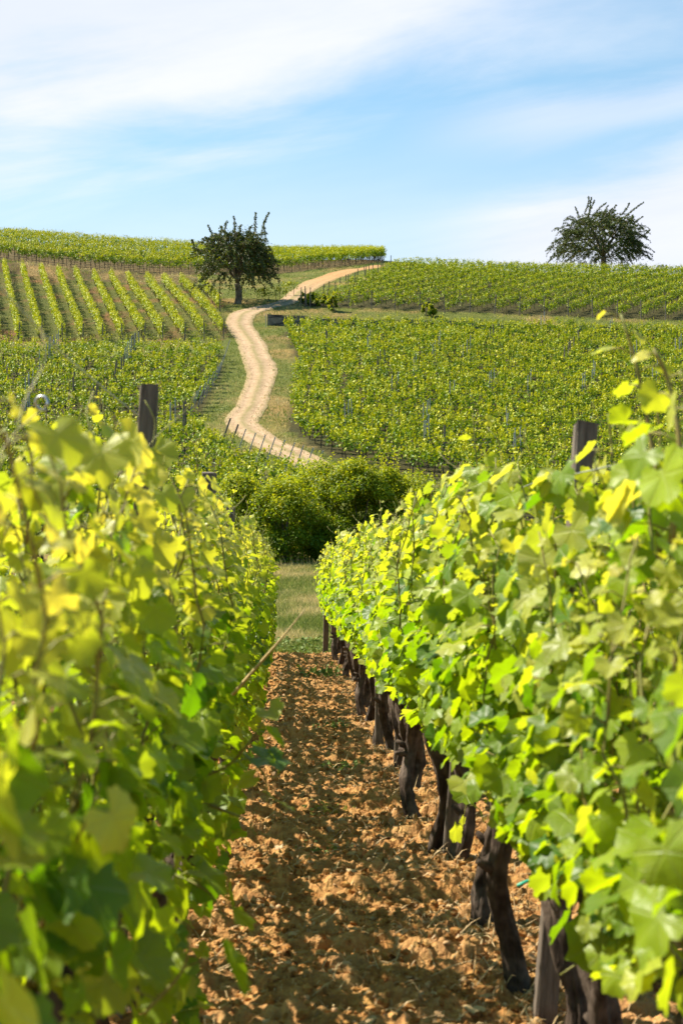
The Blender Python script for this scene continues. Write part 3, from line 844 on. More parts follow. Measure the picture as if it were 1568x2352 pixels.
special_shoot(RV[0], [ray(1590, 1250, 2.0), ray(1570, 1080, 2.0), ray(1580, 950, 2.0), ray(1560, 850, 2.0)], 0.08, 0.034, 15, 0.45)
special_shoot(RV[1], [ray(1470, 1300, 2.5), ray(1455, 1180, 2.5), ray(1450, 1060, 2.5)], 0.08, 0.036, 16, 0.45)
special_shoot(RV[1], [ray(1540, 1300, 2.35), ray(1535, 1150, 2.35), ray(1550, 1040, 2.35)], 0.085, 0.034, 17, 0.45)
# low hanging shoots of the right row
special_shoot(RV[5], [ray(1110, 1790, 4.6), ray(1070, 1850, 4.5), ray(1062, 1905, 4.5)], 0.10, 0.06, 9, 0.9, size_end=.8)
special_shoot(RV[3], [ray(1330, 1990, 3.2), ray(1240, 1950, 3.3), ray(1170, 1930, 3.4)], 0.12, 0.07, 10, 0.9, size_end=.9)
special_shoot(RV[1], [ray(1480, 2060, 2.5), ray(1370, 2180, 2.5), ray(1285, 2240, 2.5)], 0.11, 0.06, 11, 0.9, size_end=.9)
special_shoot(RV[0], [ray(1600, 2000, 2.0), ray(1500, 2150, 2.0), ray(1430, 2290, 2.0)], 0.085, 0.05, 12, 0.9, size_end=.8)
special_shoot(RV[0], [ray(1640, 1700, 1.9), ray(1540, 1850, 1.9), ray(1460, 2000, 1.9)], 0.085, 0.05, 13, 0.9, size_end=.8)
# shoots of the left row
special_shoot(LV[3], [ray(420, 1800, 3.0), ray(520, 1760, 2.95), ray(590, 1680, 2.9), ray(640, 1600, 2.9)], 0.095, 0.05, 21, 0.6, bias=(.6, 0, .1), size_end=.3)
special_shoot(LV[3], [ray(560, 1730, 3.0), ray(610, 1790, 2.95), ray(615, 1860, 2.95)], 0.085, 0.06, 22, 0.95, size_end=.8)
special_shoot(LV[3], [ray(480, 1850, 3.0), ray(560, 1880, 2.95), ray(592, 1925, 2.95)], 0.115, 0.1, 23, 0.95, size_end=1.0)
special_shoot(LV[2], [ray(380, 2000, 2.7), ray(480, 2050, 2.65), ray(520, 2120, 2.6)], 0.105, 0.06, 24, 0.95, size_end=.9)
special_shoot(LV[1], [ray(60, 2200, 1.55), ray(130, 2050, 1.5), ray(190, 1900, 1.45), ray(230, 1800, 1.45)], 0.10, 0.05, 25, 0.5, bias=(.5, -.3, .2), size_end=.8)
special_shoot(LV[1], [ray(330, 2330, 1.9), ray(430, 2200, 1.9), ray(440, 2100, 1.9)], 0.10, 0.055, 27, 0.95, size_end=.8)
special_shoot(LV[2], [ray(60, 1250, 2.3), ray(75, 1080, 2.3), ray(40, 940, 2.3)], 0.085, 0.038, 28, 0.35)
special_shoot(LV[3], [ray(180, 1200, 3.1), ray(165, 1050, 3.1), ray(190, 930, 3.1)], 0.085, 0.038, 29, 0.35)
special_shoot(LV[4], [ray(240, 1200, 3.9), ray(255, 1060, 3.9), ray(235, 920, 3.9)], 0.085, 0.04, 30, 0.35)
special_shoot(LV[1], [ray(110, 1250, 2.25), ray(130, 1100, 2.25), ray(105, 985, 2.25)], 0.08, 0.036, 41, 0.35)
special_shoot(LV[2], [ray(215, 1250, 2.8), ray(230, 1110, 2.8), ray(215, 990, 2.8)], 0.08, 0.036, 43, 0.35)
special_shoot(LV[7], [ray(445, 1230, 6.2), ray(455, 1120, 6.2), ray(450, 1010, 6.2)], 0.085, 0.05, 32, 0.35)
special_shoot(LV[10], [ray(520, 1240, 9), ray(530, 1170, 9), ray(545, 1110, 9)], 0.07, 0.07, 33, 0.3)
dc_ = special_shoot(LV[4], [ray(535, 1595, 3.6), ray(600, 1520, 3.5), ray(660, 1450, 3.4), ray(700, 1400, 3.4)], 0.05, 0.06, 34, cane='dry_cane', rad=0.005, leaf=False, name='cane')
dc_['label'] = 'straw coloured dry cane sticking out over the lane'
# green tie on the second visible trunk
s = Soup(); tq = np.linspace(0, 2 * math.pi, 15)
yt = 3.15; cxy = np.array([xR(yt) + 0.005, yt])
add_tube(s, np.stack([0.047 * np.cos(tq), 0.047 * np.sin(tq), 0.45 + 0.008 * np.sin(tq)], 1), 0.0045, 6)
add_tube(s, np.array([[-.047, -.01, .45], [-.08, -.03, .458], [-.105, -.045, .452]]), 0.004, 5)
tie = link('tie', s.mesh('tie', True), [c for c in RV[2].children if c.name.startswith('trunk')][0], [M['tie']]); tie['label'] = 'bright green plastic tie round the trunk'

# ------------------------------------------------------------------ posts and wires of the two near rows
def post_mesh(w, h, seed, d=None):
    r = rs(seed); d = d or w; s = Soup(); n = 9
    z = np.linspace(-0.05, h, n); v = []
    base = np.array([(-1, -1), (-.8, -1), (.8, -1), (1, -1), (1, .8), (1, 1), (-1, 1), (-1, .8)]) * 0.5
    base[1], base[2] = (-.42, -.5), (.42, -.5)
    base = np.array([(-.42, -.5), (.42, -.5), (.5, -.42), (.5, .42), (.42, .5), (-.42, .5), (-.5, .42), (-.5, -.42)])
    for k in range(n):
        q = base * np.array([w, d]) * (1 + r.normal(0, .02)) + r.normal(0, .0012, (8, 2))
        v.append(np.concatenate([q, np.full((8, 1), z[k])], 1))
    v[-1][:, 2] += r.normal(0, 0.004, 8)
    v = np.concatenate(v + [[[0, 0, h + 0.003]]])
    i = np.arange(n - 1)[:, None] * 8; j = np.arange(8)[None]; k = (j + 1) % 8
    s.add(v, np.stack([i + j, i + k, i + 8 + k, i + 8 + j], -1).reshape(-1, 4))
    jj = np.arange(8); s.f.setdefault((3, 0), []).append(np.stack([np.full(8, n * 8), (n - 1) * 8 + jj, (n - 1) * 8 + (jj + 1) % 8], 1))
    return s.mesh('post', False)

def post(base, top, w, label, seed, group, mat='post_wood', name='vineyard_post', d=None, cat='post'):
    base, top = Vector(base), Vector(top)
    me = post_mesh(w, (top - base).length, seed, d)
    o = link(name, me, None, [M[mat]])
    o.location = base; o.rotation_euler = (top - base).to_track_quat('Z', 'Y').to_euler()
    dr = (top - base).normalized()
    o.rotation_euler = (-math.asin(dr.y), math.atan2(dr.x, dr.z), 0.03)
    return tag(o, label, cat, group)
def row_post(x_top, y_top, Y, lean, w, label, seed, group, Yb=None):
    t = ray(x_top, y_top, Y); b = np.array([t[0] - lean, Yb or Y, zg(Y)])
    return post(b, t, w, label, seed, group)
G1, G2 = 'wooden posts of the right row', 'wooden posts of the left row'
row_post(1345, 974, 3.40, 0.105, 0.052, 'weathered square post leaning right, tallest post top standing over the right row', 1, G1)
row_post(1090, 1076, 5.35, 0.10, 0.050, 'wooden post in the right row partly hidden behind a tall leafy shoot', 2, G1)
row_post(944, 1180, 7.9, 0.08, 0.05, 'wooden post top just above the right row, left of the leafy shoot post', 3, G1)
row_post(905, 1222, 9.9, 0.08, 0.06, 'short dark post top low in the right row against the dark bush', 4, G1)
row_post(752, 1270, 18.3, 0.03, 0.07, 'grey end post of the right row beside the grass strip', 5, G1)
row_post(870, 1500, 8.75, 0.0, 0.05, 'narrow sunlit wooden stake among the dark trunks of the right row', 6, G1)
row_post(345, 887, 3.35, 0.09, 0.041, 'dark square weathered post standing tall out of the left row', 7, G2)
row_post(481, 1085, 6.4, 0.06, 0.062, 'short dark post top in the left row wrapped by dry tendrils', 8, G2)
row_post(530, 1165, 9.5, 0.05, 0.06, 'thin dark post low in the left row beyond the tendril wrapped one', 9, G2)

def wire(name, pts, rad, label, group):
    s = Soup(); add_tube(s, pts, rad, 5)
    return tag(link(name, s.mesh(name, True), None, [M['wire']]), label, 'wire', group)
for fx, hts, nm in ((xR, (0.54, 1.0, 1.36), 'right'), (xL, (0.54, 1.0, 1.52), 'left')):
    for k, h in enumerate(hts):
        yy = np.arange(1.1, 18.4, 0.6)
        pts = np.stack([fx(yy) + (0.06 if k == 1 else 0.02), yy, zg(yy) + h + 0.015 * np.sin(yy * 2.1)], 1)
        wire('trellis_wire', pts, 0.0016, '%s trellis wire strung through the %s row of vines' % (('lowest', 'middle', 'top')[k], nm), 'trellis wires')
# loose coil of wire with dry tendrils on the left
s = Soup(); tq = np.linspace(-0.4, 5.2, 22)
c0 = ray(95, 925, 2.9)
add_tube(s, np.stack([c0[0] + 0.014 * np.cos(tq), c0[1] + 0.004 * tq, c0[2] + 0.014 * np.sin(tq)], 1), 0.0034, 6)
tag(link('wire_coil', s.mesh('wire_coil', True), None, [M['wire']]), 'blurred pale loop of wire above the left row', 'wire')

# ------------------------------------------------------------------ litter of the lane
def scatter_mesh(name, n, builder, seed): pass
r = rs(12); s = Soup()
ico = np.array([(0, 0, 1), (.89, 0, .45), (.28, .85, .45), (-.72, .53, .45), (-.72, -.53, .45), (.28, -.85, .45), (.72, .53, -.45), (-.28, .85, -.45), (-.89, 0, -.45), (-.28, -.85, -.45), (.72, -.53, -.45), (0, 0, -1)])
icf = np.array([(0, 1, 2), (0, 2, 3), (0, 3, 4), (0, 4, 5), (0, 5, 1), (1, 6, 2), (2, 7, 3), (3, 8, 4), (4, 9, 5), (5, 10, 1), (2, 6, 7), (3, 7, 8), (4, 8, 9), (5, 9, 10), (1, 10, 6), (11, 7, 6), (11, 8, 7), (11, 9, 8), (11, 10, 9), (11, 6, 10)])
for k in range(2200):
    y = 2.3 * (18.2 / 2.3) ** r.rand(); x = r.uniform(-0.62, 0.72) - 0.038 * y
    sz = 0.003 + 0.012 * r.rand() ** 4
    v = ico * (1 + r.normal(0, .16, (12, 1))) * sz * np.array([r.uniform(.7, 1.4), r.uniform(.7, 1.3), r.uniform(.45, .9)])
    a = r.uniform(0, 6.28); ca, sa = math.cos(a), math.sin(a)
    v = v @ np.array([[ca, -sa, 0], [sa, ca, 0], [0, 0, 1]]).T
    s.add(v + np.array([x, y, soil_z(x, y) + sz * .35]), icf)
cs_ = Soup(); nc = 14000
yq = 2.3 * (18.3 / 2.3) ** r.rand(nc); xq = r.uniform(-.66, .8, nc) - .038 * yq
zq = np.array([soil_z(a, b) for a, b in zip(xq, yq)]); sq = .004 + .013 * r.rand(nc) ** 3
vv = ico[None] * (1 + r.normal(0, .22, (nc, 12, 1))) * sq[:, None, None] * r.uniform(.6, 1.3, (nc, 1, 3)) + np.stack([xq, yq, zq + sq * .3], 1)[:, None]
cc_ = np.repeat(np.stack([r.rand(nc) ** 2, r.rand(nc), r.rand(nc), np.ones(nc)], 1), 12, 0)
cs_.add(vv.reshape(-1, 3), (icf[None] + (np.arange(nc) * 12)[:, None, None]).reshape(-1, 3), 0, cc_)
tag(link('soil_crumbs', cs_.mesh('soil_crumbs', False), None, [M['soil']]), 'loose crumbs of orange brown earth over the lane', 'soil', None, 'stuff')
tag(link('pebbles', s.mesh('pebbles', True), None, [M['stone']]), 'small pale pebbles and crumbs scattered over the lane', 'pebbles', None, 'stuff')
s = Soup()
for k in range(8500):
    y = 2.3 * (18.4 / 2.3) ** r.rand(); x = r.uniform(-0.65, 0.85) - 0.038 * y
    if r.rand() < .4: x = xR(y) + r.normal(0, .14)
    L = .015 + .08 * r.rand() ** 2; a = r.uniform(0, 6.28); z0 = soil_z(x, y)
    d = np.array([math.cos(a), math.sin(a), r.normal(.15, .25)]) * L
    p = np.array([x, y, z0 + .006]); sd = np.array([-math.sin(a), math.cos(a), 0.3]) * r.uniform(.0009, .0022)
    mid = p + d * .5 + np.array([0, 0, r.uniform(0, .012)])
    v = np.array([p - sd, p + sd, mid + sd, mid - sd, p + d])
    q = r.rand()
    c = np.tile([[q, r.rand() * .6, .5, 1]], (5, 1))
    n0 = s.n; s.add(v, [(0, 1, 2, 3)], 0, c); s.f.setdefault((3, 0), []).append(np.array([(3, 2, 4)]) + n0)
tag(link('dry_straw', s.mesh('dry_straw', False), None, [M['straw']]), 'bits of dry straw lying on the tilled soil', 'straw', None, 'stuff')
s = Soup()
n = 260
yy = 2.4 * (18.0 / 2.4) ** r.rand(n); xx = r.uniform(-.6, .7, n) - .038 * yy
pos = np.stack([xx, yy, [soil_z(a, b) + .008 for a, b in zip(xx, yy)]], 1)
add_leaves(s, pos, np.array([0, 0, 1.]) + r.normal(0, .35, (n, 3)), r.normal(0, 1, (n, 3)), r.uniform(.018, .06, n), r.rand(n), r.uniform(.3, 1, n), 5)
tag(link('fallen_leaves', s.mesh('fallen_leaves', True), None, [M['straw']]), 'dry fallen vine leaves scattered over the lane', 'leaves', None, 'stuff')
STN = [(795, 2308, .030, 'pale squarish stone lying alone in the middle of the lane'), (1082, 2027, .045, 'rounded brown stone at the foot of the posted trunk on the right'), (1010, 2262, .075, 'big orange clod in the lane near the closest trunks'), (760, 2405, .022, 'small pale oval stone in the bottom middle of the lane'), (800, 1830, .05, 'small dark upright clod in mid lane')]
for xd, yd, sz, lb in STN:
    Y = 3680 / (yd - 1310); X = (xd - CX) / F * Y
    v = ico * sz * .5 * (1 + r.normal(0, .14, (12, 1))) * np.array([1.2, 1, .8])
    s = Soup(); s.add(v + np.array([0, 0, sz * .2]), icf)
    o = link('stone', s.mesh('stone', False), None, [M['stone'] if sz < .06 else M['soil']])
    md = o.modifiers.new('smooth', 'SUBSURF'); md.levels = 1; md.render_levels = 2
    o.location = (X, Y, soil_z(X, Y) - 0.004); tag(o, lb, 'stone', 'stones in the lane')
# weeds
WD = [(790, 1785, 14, .05, 'low dark green weed in mid lane'), (745, 1790, 8, .035, 'small sprig of weed left of the dark green one'), (748, 1888, 16, .035, 'yellowish tuft of dry weed in the lane'), (765, 1700, 12, .045, 'green weed far up the lane'), (745, 1565, 30, .09, 'bushy green weed at the foot of the right row by the lane end'), (730, 1985, 10, .03, 'thin grassy sprig left of the lane centre'), (905, 1640, 14, .05, 'green weed among the trunks of the right row')]
for xd, yd, nl, sz, lb in WD:
    Y = 3680 / (yd - 1310); X = (xd - CX) / F * Y
    s = Soup(); n = nl * 3
    pos = np.stack([r.normal(0, sz * 1.6, n), r.normal(0, sz * 1.2, n), np.abs(r.normal(0, sz * .55, n)) + .004], 1)
    add_leaves(s, pos, np.array([0, 0, .8]) + r.normal(0, .5, (n, 3)), r.normal(0, 1, (n, 3)), r.uniform(.5, 1, n) * sz * .7, r.rand(n), np.full(n, .75 if 'yellow' in lb else .1), 3)
    o = link('weed', s.mesh('weed', True), None, [M['weed']]); o.location = (X, Y, soil_z(X, Y)); tag(o, lb, 'weed', 'weeds in the lane')

# ------------------------------------------------------------------ grass
def blades(name, X, Y, H, W, rnd, age, seed, mat, label, lean=.35):
    r = rs(seed); n = len(X)
    Z = hg(X, Y)
    a = r.uniform(0, 6.283, n); b = np.stack([X, Y, Z], 1)
    sd = np.stack([np.cos(a), np.sin(a) * .5, np.zeros(n)], 1) * W[:, None]
    ln = np.stack([r.normal(0, lean, n), r.normal(0, lean, n), np.ones(n)], 1) * H[:, None]
    v = np.stack([b - sd, b + sd, b + ln * .55 + sd * .7, b + ln * np.array([1.25, 1.25, 1])], 1).reshape(-1, 3)
    i = np.arange(n)[:, None] * 4
    f = np.concatenate([i + np.array([[0, 1, 2]]), i + np.array([[0, 2, 3]])])
    c = np.repeat(np.stack([rnd, age, rnd * 0, rnd * 0 + 1], 1), 4, 0)
    o = link(name, np_mesh(name, v, [f], None, c, False), None, [M[mat]])
    return tag(o, label, 'grass', None, 'stuff')
n = 90000
Y = 18.3 * (40.5 / 18.3) ** r.rand(n); X = r.uniform(-0.16, 0.09, n) * Y - 0.3
pn = fbm(X * .9, Y * .5, 61, 3)
ag = np.clip((pn - .41) * 4.5 + r.normal(0, .22, n), 0, 1)
nearg = Y < 20.0
ag = np.where(nearg, ag * .15, ag)
blades('grass', X, Y, r.uniform(.04, .13, n) * np.where(nearg, .8, 1), r.uniform(.003, .006, n) * np.where(nearg, 1.8, 1), r.rand(n), ag, 1, 'grass', 'mown green and straw coloured grass strip at the end of the lane')
n = 1100
Y = r.uniform(37.6, 39.6, n); X = r.uniform(-4.2, 1.2, n)
blades('dry_grass', X, Y, r.uniform(.08, .45, n) * r.rand(n), r.uniform(.004, .009, n), r.rand(n), r.uniform(.7, 1, n), 2, 'grass', 'tall dry grass stalks at the foot of the bush', .2)
n = 3000
Y = r.uniform(18.2, 20.2, n); X = r.uniform(-2.4, 1.2, n) - .3
s = Soup()
pos = np.stack([X, Y, hg(X, Y) + r.uniform(.0, .09, n)], 1)
add_leaves(s, pos, np.array([0, 0, .7]) + r.normal(0, .5, (n, 3)), r.normal(0, 1, (n, 3)), r.uniform(.025, .06, n), r.rand(n), r.uniform(0, .4, n), 9)
tag(link('ground_cover', s.mesh('ground_cover', True), None, [M['weed']]), 'low green weeds where the tilled soil ends', 'weeds', None, 'stuff')
# verge grass on the hill, away from track and fields
n = 240000
Y = r.uniform(56, 168, n); X = r.uniform(-.28, .28, n) * Y
dm = np.full(n, 1e9)
for k in range(0, len(TMID), 3):
    w_ = TW[k] * .5
    dm = np.minimum(dm, np.hypot(X - TMID[k, 0], Y - TMID[k, 1]) - w_ * .92)
keep = (dm > -0.25 * r.rand(n))
for pl in (P_R1, P_R2, P_UT, P_L1, P_L2): keep &= ~inside(pl, X, Y)
inul = inside(P_UL, X, Y); keep &= ~(inul & (r.rand(n) > .45))
X, Y, dm = X[keep], Y[keep], dm[keep]; n = len(X)
pn = fbm(X * .3, Y * .25, 62, 3); bk = inside(P_BANK, X, Y)
ag = np.clip((pn - .54) * 5 + r.normal(0, .25, n) + bk * .5, 0, 1)
blades('hill_grass', X, Y, r.uniform(.05, .17, n) * np.where(bk, 1.8, 1), r.uniform(.012, .03, n), r.rand(n), ag, 3, 'grass', 'rough grass on the track verges and terraces')

# ------------------------------------------------------------------ far vine rows
def far_row(p0, p1, seed, dens=95, H=1.25, W=.22, low=.34, gap=.05, leaf=(.075, .155), trunks=True, spikes=1.0, young=0.16, hvar=.15, spread=1.0):
    r = rs(seed); p0, p1 = np.array(p0, float), np.array(p1, float)
    L = np.linalg.norm(p1 - p0); d = (p1 - p0) / L; nn_ = np.array([-d[1], d[0]])
    nv = max(2, int(L / 0.95)); s = Soup()
    vy = (np.arange(nv) + .5) * L / nv + r.normal(0, .08, nv); hv = r.uniform(1 - hvar * 1.2, 1 + hvar * .8, nv) * H; ok = r.rand(nv) > gap
    S, O, Z, C, A = [], [], [], [], []
    per = int(dens * L / nv)
    for k in range(nv):
        m = per if ok[k] else per // 4
        ncl = 9
        cs = vy[k] + r.uniform(-.52, .52, ncl) * spread; co = r.normal(0, W * .55, ncl); cz = r.uniform(low + .1, .97, ncl) * hv[k] if True else 0
        ct = r.uniform(0, 1, ncl)
        i = r.randint(0, ncl, m)
        S.append(cs[i] + r.normal(0, .11, m)); O.append(np.clip(co[i] + r.normal(0, .09, m), -W * 1.5, W * 1.5))
        z = cz[i] + r.normal(0, .13, m); Z.append(np.clip(z, low * .8, hv[k] * 1.06))
        C.append(np.clip(ct[i] * .75 + r.normal(.12, .2, m), 0, 1)); A.append(np.clip((z / hv[k] - .78) * 2.2, 0, 1) * r.uniform(.2, 1, m) + (r.rand(m) < young) * .4)  # clump tone and yellow tops: new growth plus painted sun and shade
        ns_ = int(5 * spikes)
        for q in range(ns_):           # upright tips above the hedge
            z0 = hv[k] * .95; hh = r.uniform(.1, .34); mm = 5
            S.append(np.full(mm, vy[k] + r.uniform(-.5, .5)) + r.normal(0, .02, mm)); O.append(np.full(mm, r.normal(0, W * .5)))
            Z.append(z0 + hh * np.linspace(0, 1, mm)); C.append(r.uniform(.3, .9, mm)); A.append(np.full(mm, r.uniform(.3, .9)))
    S, O, Z, C, A = map(np.concatenate, (S, O, Z, C, A)); n = len(S)
    keep_ = (S > -.3) & (S < L + .3); S, O, Z, C, A = S[keep_], O[keep_], Z[keep_], C[keep_], A[keep_]; n = len(S)
    X = p0[0] + d[0] * S + nn_[0] * O; Yy = p0[1] + d[1] * S + nn_[1] * O
    P = np.stack([X, Yy, hg(X, Yy) + Z], 1)
    side = np.sign(O + r.normal(0, .05, n))[:, None] * np.array([[nn_[0], nn_[1], 0]])
    R3 = frames(side * .5 + np.array([0, 0, .6]) + r.normal(0, .5, (n, 3)), np.array([0, 0, -.8]) + side * .4 + r.normal(0, .5, (n, 3)))
    sz = r.uniform(leaf[0], leaf[1], n) * np.where(Z > H * .98, .55, 1)
    q = np.array([(0, -.45, 0), (.48, -.05, .06), (0, .55, -.08), (-.48, -.05, .06)])
    v = np.einsum('nij,kj->nki', R3, q) * sz[:, None, None] + P[:, None]
    c = np.repeat(np.stack([C, np.clip(A, 0, 1), C * 0, C * 0 + 1], 1), 4, 0)
    s.add(v.reshape(-1, 3), np.arange(n * 4).reshape(-1, 4)[:, [0, 1, 2, 3]], 0, c)
    if trunks:
        for k in range(nv):
            x, y = p0 + d * vy[k]; z = float(hg(x, y))
            tl = np.array([r.normal(0, .05), r.normal(0, .05)])
            v = np.array([(x - .022, y - .022, z - .03), (x + .022, y - .022, z - .03), (x + .022, y + .022, z - .03), (x - .022, y + .022, z - .03)])
            v2 = v + np.array([tl[0], tl[1], .55 * H])
            s.add(np.concatenate([v, v2]), [(0, 1, 5, 4), (1, 2, 6, 5), (2, 3, 7, 6), (3, 0, 4, 7)], 1)
    return s.mesh('vine_row', False)

def row_obj(me, label, group):
    return tag(link('vine_row', me, None, [M['field_leaf'], M['vine_bark']]), label, 'vine row', group)

def clip_line(poly, o, d):
    """intervals of the line o + t d inside poly (longest kept)"""
    ts = []; n = len(poly)
    for a in range(n):
        p, q = poly[a], poly[(a + 1) % n]; e = q - p
        den = d[0] * e[1] - d[1] * e[0]
        if abs(den) < 1e-9: continue
        w = p - o
        t = (w[0] * e[1] - w[1] * e[0]) / den; k = (w[0] * d[1] - w[1] * d[0]) / den
        if 0 <= k < 1: ts.append(t)
    ts.sort()
    return [(ts[i], ts[i + 1]) for i in range(0, len(ts) - 1, 2)]

def fill(poly, direction, spacing, seed, label, group, first_label=None, xmax=None, **kw):
    d = unit(np.array(direction, float)); nrm = np.array([d[1], -d[0]])
    pr_ = poly @ nrm; k = 0; rows = []
    for c in np.arange(pr_.min() + spacing * .4, pr_.max(), spacing):
        o = nrm * c
        for t0, t1 in clip_line(poly, o, d):
            a, b = o + d * t0, o + d * t1
            # trim to what the photo can see
            m = max(2, int(np.linalg.norm(b - a))); t = np.linspace(0, 1, m + 1)[:, None]; pp = a + (b - a) * t
            vis = np.abs(pp[:, 0] / pp[:, 1]) < 0.285
            if vis.sum() < 3: continue
            idx = np.where(vis)[0]; a2, b2 = pp[idx[0]], pp[idx[-1]]
            if np.linalg.norm(b2 - a2) < 2.0: continue
            rows.append((a2, b2))
    for a2, b2 in rows:
        me = far_row(a2, b2, seed + k, **kw)
        row_obj(me, first_label if (first_label and k == 0) else label, group); k += 1
    return rows

rows_R1 = fill(P_R1, (1, 0.16), 1.1, 2000, 'bushy vine row in the dense green field right of the track', 'vine rows of the dense field right of the track', dens=92, leaf=(.08, .165), spikes=1.1, gap=.06, hvar=.25, spread=.66)
rows_R2 = fill(P_R2, (0.55, 1), 1.75, 3000, 'vine row slanting up the striped field on the upper right', 'vine rows of the upper right field', dens=135, H=1.15, W=.17, low=.2, gap=.01, young=.3, hvar=.05, spikes=.4)  # raised young share paints sun-yellow into these rows
rows_L1 = fill(P_L1, (1, 0.02), 1.15, 4000, 'low vine row across the slope left of the track', 'vine rows of the field left of the track', dens=92, leaf=(.075, .155), spikes=1.1, gap=.06, hvar=.25, spread=.68)
rows_L2 = fill(P_L2, (1, 0.06), 1.15, 5000, 'vine row of the near block below the bend of the track', 'vine rows of the block below the track bend', dens=92, leaf=(.075, .155), spikes=1.1, gap=.06, hvar=.25, spread=.68)
# top field behind the left tree, rows along the crest: front row follows the field edge
ut_front = gpoly([(-200, 590), (0, 598), (150, 614), (275, 625), (400, 631), (560, 632), (640, 629), (760, 616), (840, 607), (890, 601)])
def poly_row(pts, off, seed, **kw):
    s = None; meshes = []
    pts = np.array(pts) + np.array(off)
    L = np.concatenate([[0], np.cumsum(np.linalg.norm(np.diff(pts, axis=0), axis=1))])
    q = np.arange(0, L[-1], 6.0); P = np.stack([np.interp(q, L, pts[:, k]) for k in range(2)], 1)
    return P
for k in range(20):
    P = poly_row(ut_front, (0.12 * k, 1.9 * k + .4), 0)
    P = P[(P[:, 1] < 177)]
    if len(P) < 3: continue
    P[1:-1, 1] = (P[:-2, 1] + 2 * P[1:-1, 1] + P[2:, 1]) / 4
    objs = []
    vs, fs, mi, cs, n0 = [], [], [], [], 0
    for q in range(len(P) - 1):
        me = far_row(P[q], P[q + 1], 6000 + k * 40 + q, dens=(120 if k < 3 else 70), H=1.6, W=.22, low=.40, gap=0, leaf=(.09, .17), spikes=1.6)
        nvv = len(me.vertices); co = np.zeros(nvv * 3, dtype=np.float32); me.vertices.foreach_get('co', co)
        f = np.zeros(len(me.loops), dtype=np.int32); me.loops.foreach_get('vertex_index', f)
        m_ = np.zeros(len(me.polygons), dtype=np.int32); me.polygons.foreach_get('material_index', m_)
        c = np.zeros(nvv * 4, dtype=np.float32); me.attributes['tint'].data.foreach_get('color', c)
        vs.append(co.reshape(-1, 3)); fs.append(f.reshape(-1, 4) + n0); mi.append(m_); cs.append(c.reshape(-1, 4)); n0 += nvv
        bpy.data.meshes.remove(me)
    row_obj(np_mesh('vine_row', np.concatenate(vs), [np.concatenate(fs)], np.concatenate(mi), np.concatenate(cs)),
            'tall front vine row of the crest field with bare trunks showing below' if k == 0 else 'vine row of the crest field behind the tall front row', 'vine rows of the crest field')

# striped field on the upper left: each stripe told apart by its place from the tree
tops = [(-70, 616), (-30, 619), (10, 622), (51, 627), (94, 632), (133, 637), (173, 641), (215, 645), (255, 649), (293, 651), (337, 653), (375, 655), (415, 657), (457, 660)]
bots = [(-60, 785), (-4, 786), (44, 787), (94, 788), (144, 788), (190, 788), (237, 788), (281, 788), (331, 787), (374, 787), (424, 786), (468, 782), (512, 776), (505, 716)]
ul_rows = []
for k, (a, b) in enumerate(zip(tops, bots)):
    p0, p1 = np.array(at(*b)), np.array(at(*a)); ul_rows.append((p0, p1))
    n_ = len(tops) - 1 - k
    lb = 'sunlit yellow-green vine strip, %s from the lone tree on the left slope' % ORD[n_] if n_ > 0 else 'short sunlit vine strip right beside the lone tree by the track'
    row_obj(far_row(p0, p1, 7000 + k, dens=170, H=1.25, W=.15, gap=.04, leaf=(.07, .14), spikes=.8, young=.75), lb, 'vine strips of the striped left slope')  # high young share colours the strips as if sunlit
# three young vines under the lone tree
for k, (xd, yd) in enumerate(((608, 694), (640, 690), (667, 680))):
    p = np.array(at(xd, yd))
    row_obj(far_row(p - (.45, 0), p + (.45, 0.0), 7100 + k, dens=170, H=1.3, W=.16, gap=0, young=.5), ('young vine just right of the lone tree trunk', 'young vine midway between the lone tree and the track', 'young vine nearest the track right of the lone tree')[k], 'young vines under the lone tree')

# ------------------------------------------------------------------ stakes in the fields
me_metal = post_mesh(.045, 1.55, 61, .045); me_metal.materials.append(M['stake_metal'])
me_wood = post_mesh(.075, 1.5, 62, .075); me_wood.materials.append(M['stake_wood'])
def stake(X, Y, me, lean, label, group, h=1.0):
    o = bpy.data.objects.new('vine_stake', me); COL.objects.link(o)
    o.location = (X, Y, float(hg(X, Y))); o.rotation_euler = (lean[1], lean[0], 0); o.scale = (1, 1, h)
    return tag(o, label, 'stake', group)
# leaning end stakes beside the track bend
LS = [(505, 1030), (522, 1045), (538, 1062), (560, 1070), (582, 1078), (604, 1086), (626, 1093), (648, 1099), (668, 1106), (690, 1112), (712, 1120)]
for k, (xd, yd) in enumerate(LS):
    X, Y = at(xd, yd)
    stake(X, Y, me_metal if k > 1 else me_wood, (.34, 0), 'leaning grey end stake at the track bend, %s from the left of its line' % ORD[k], 'leaning end stakes at the track bend', .98)
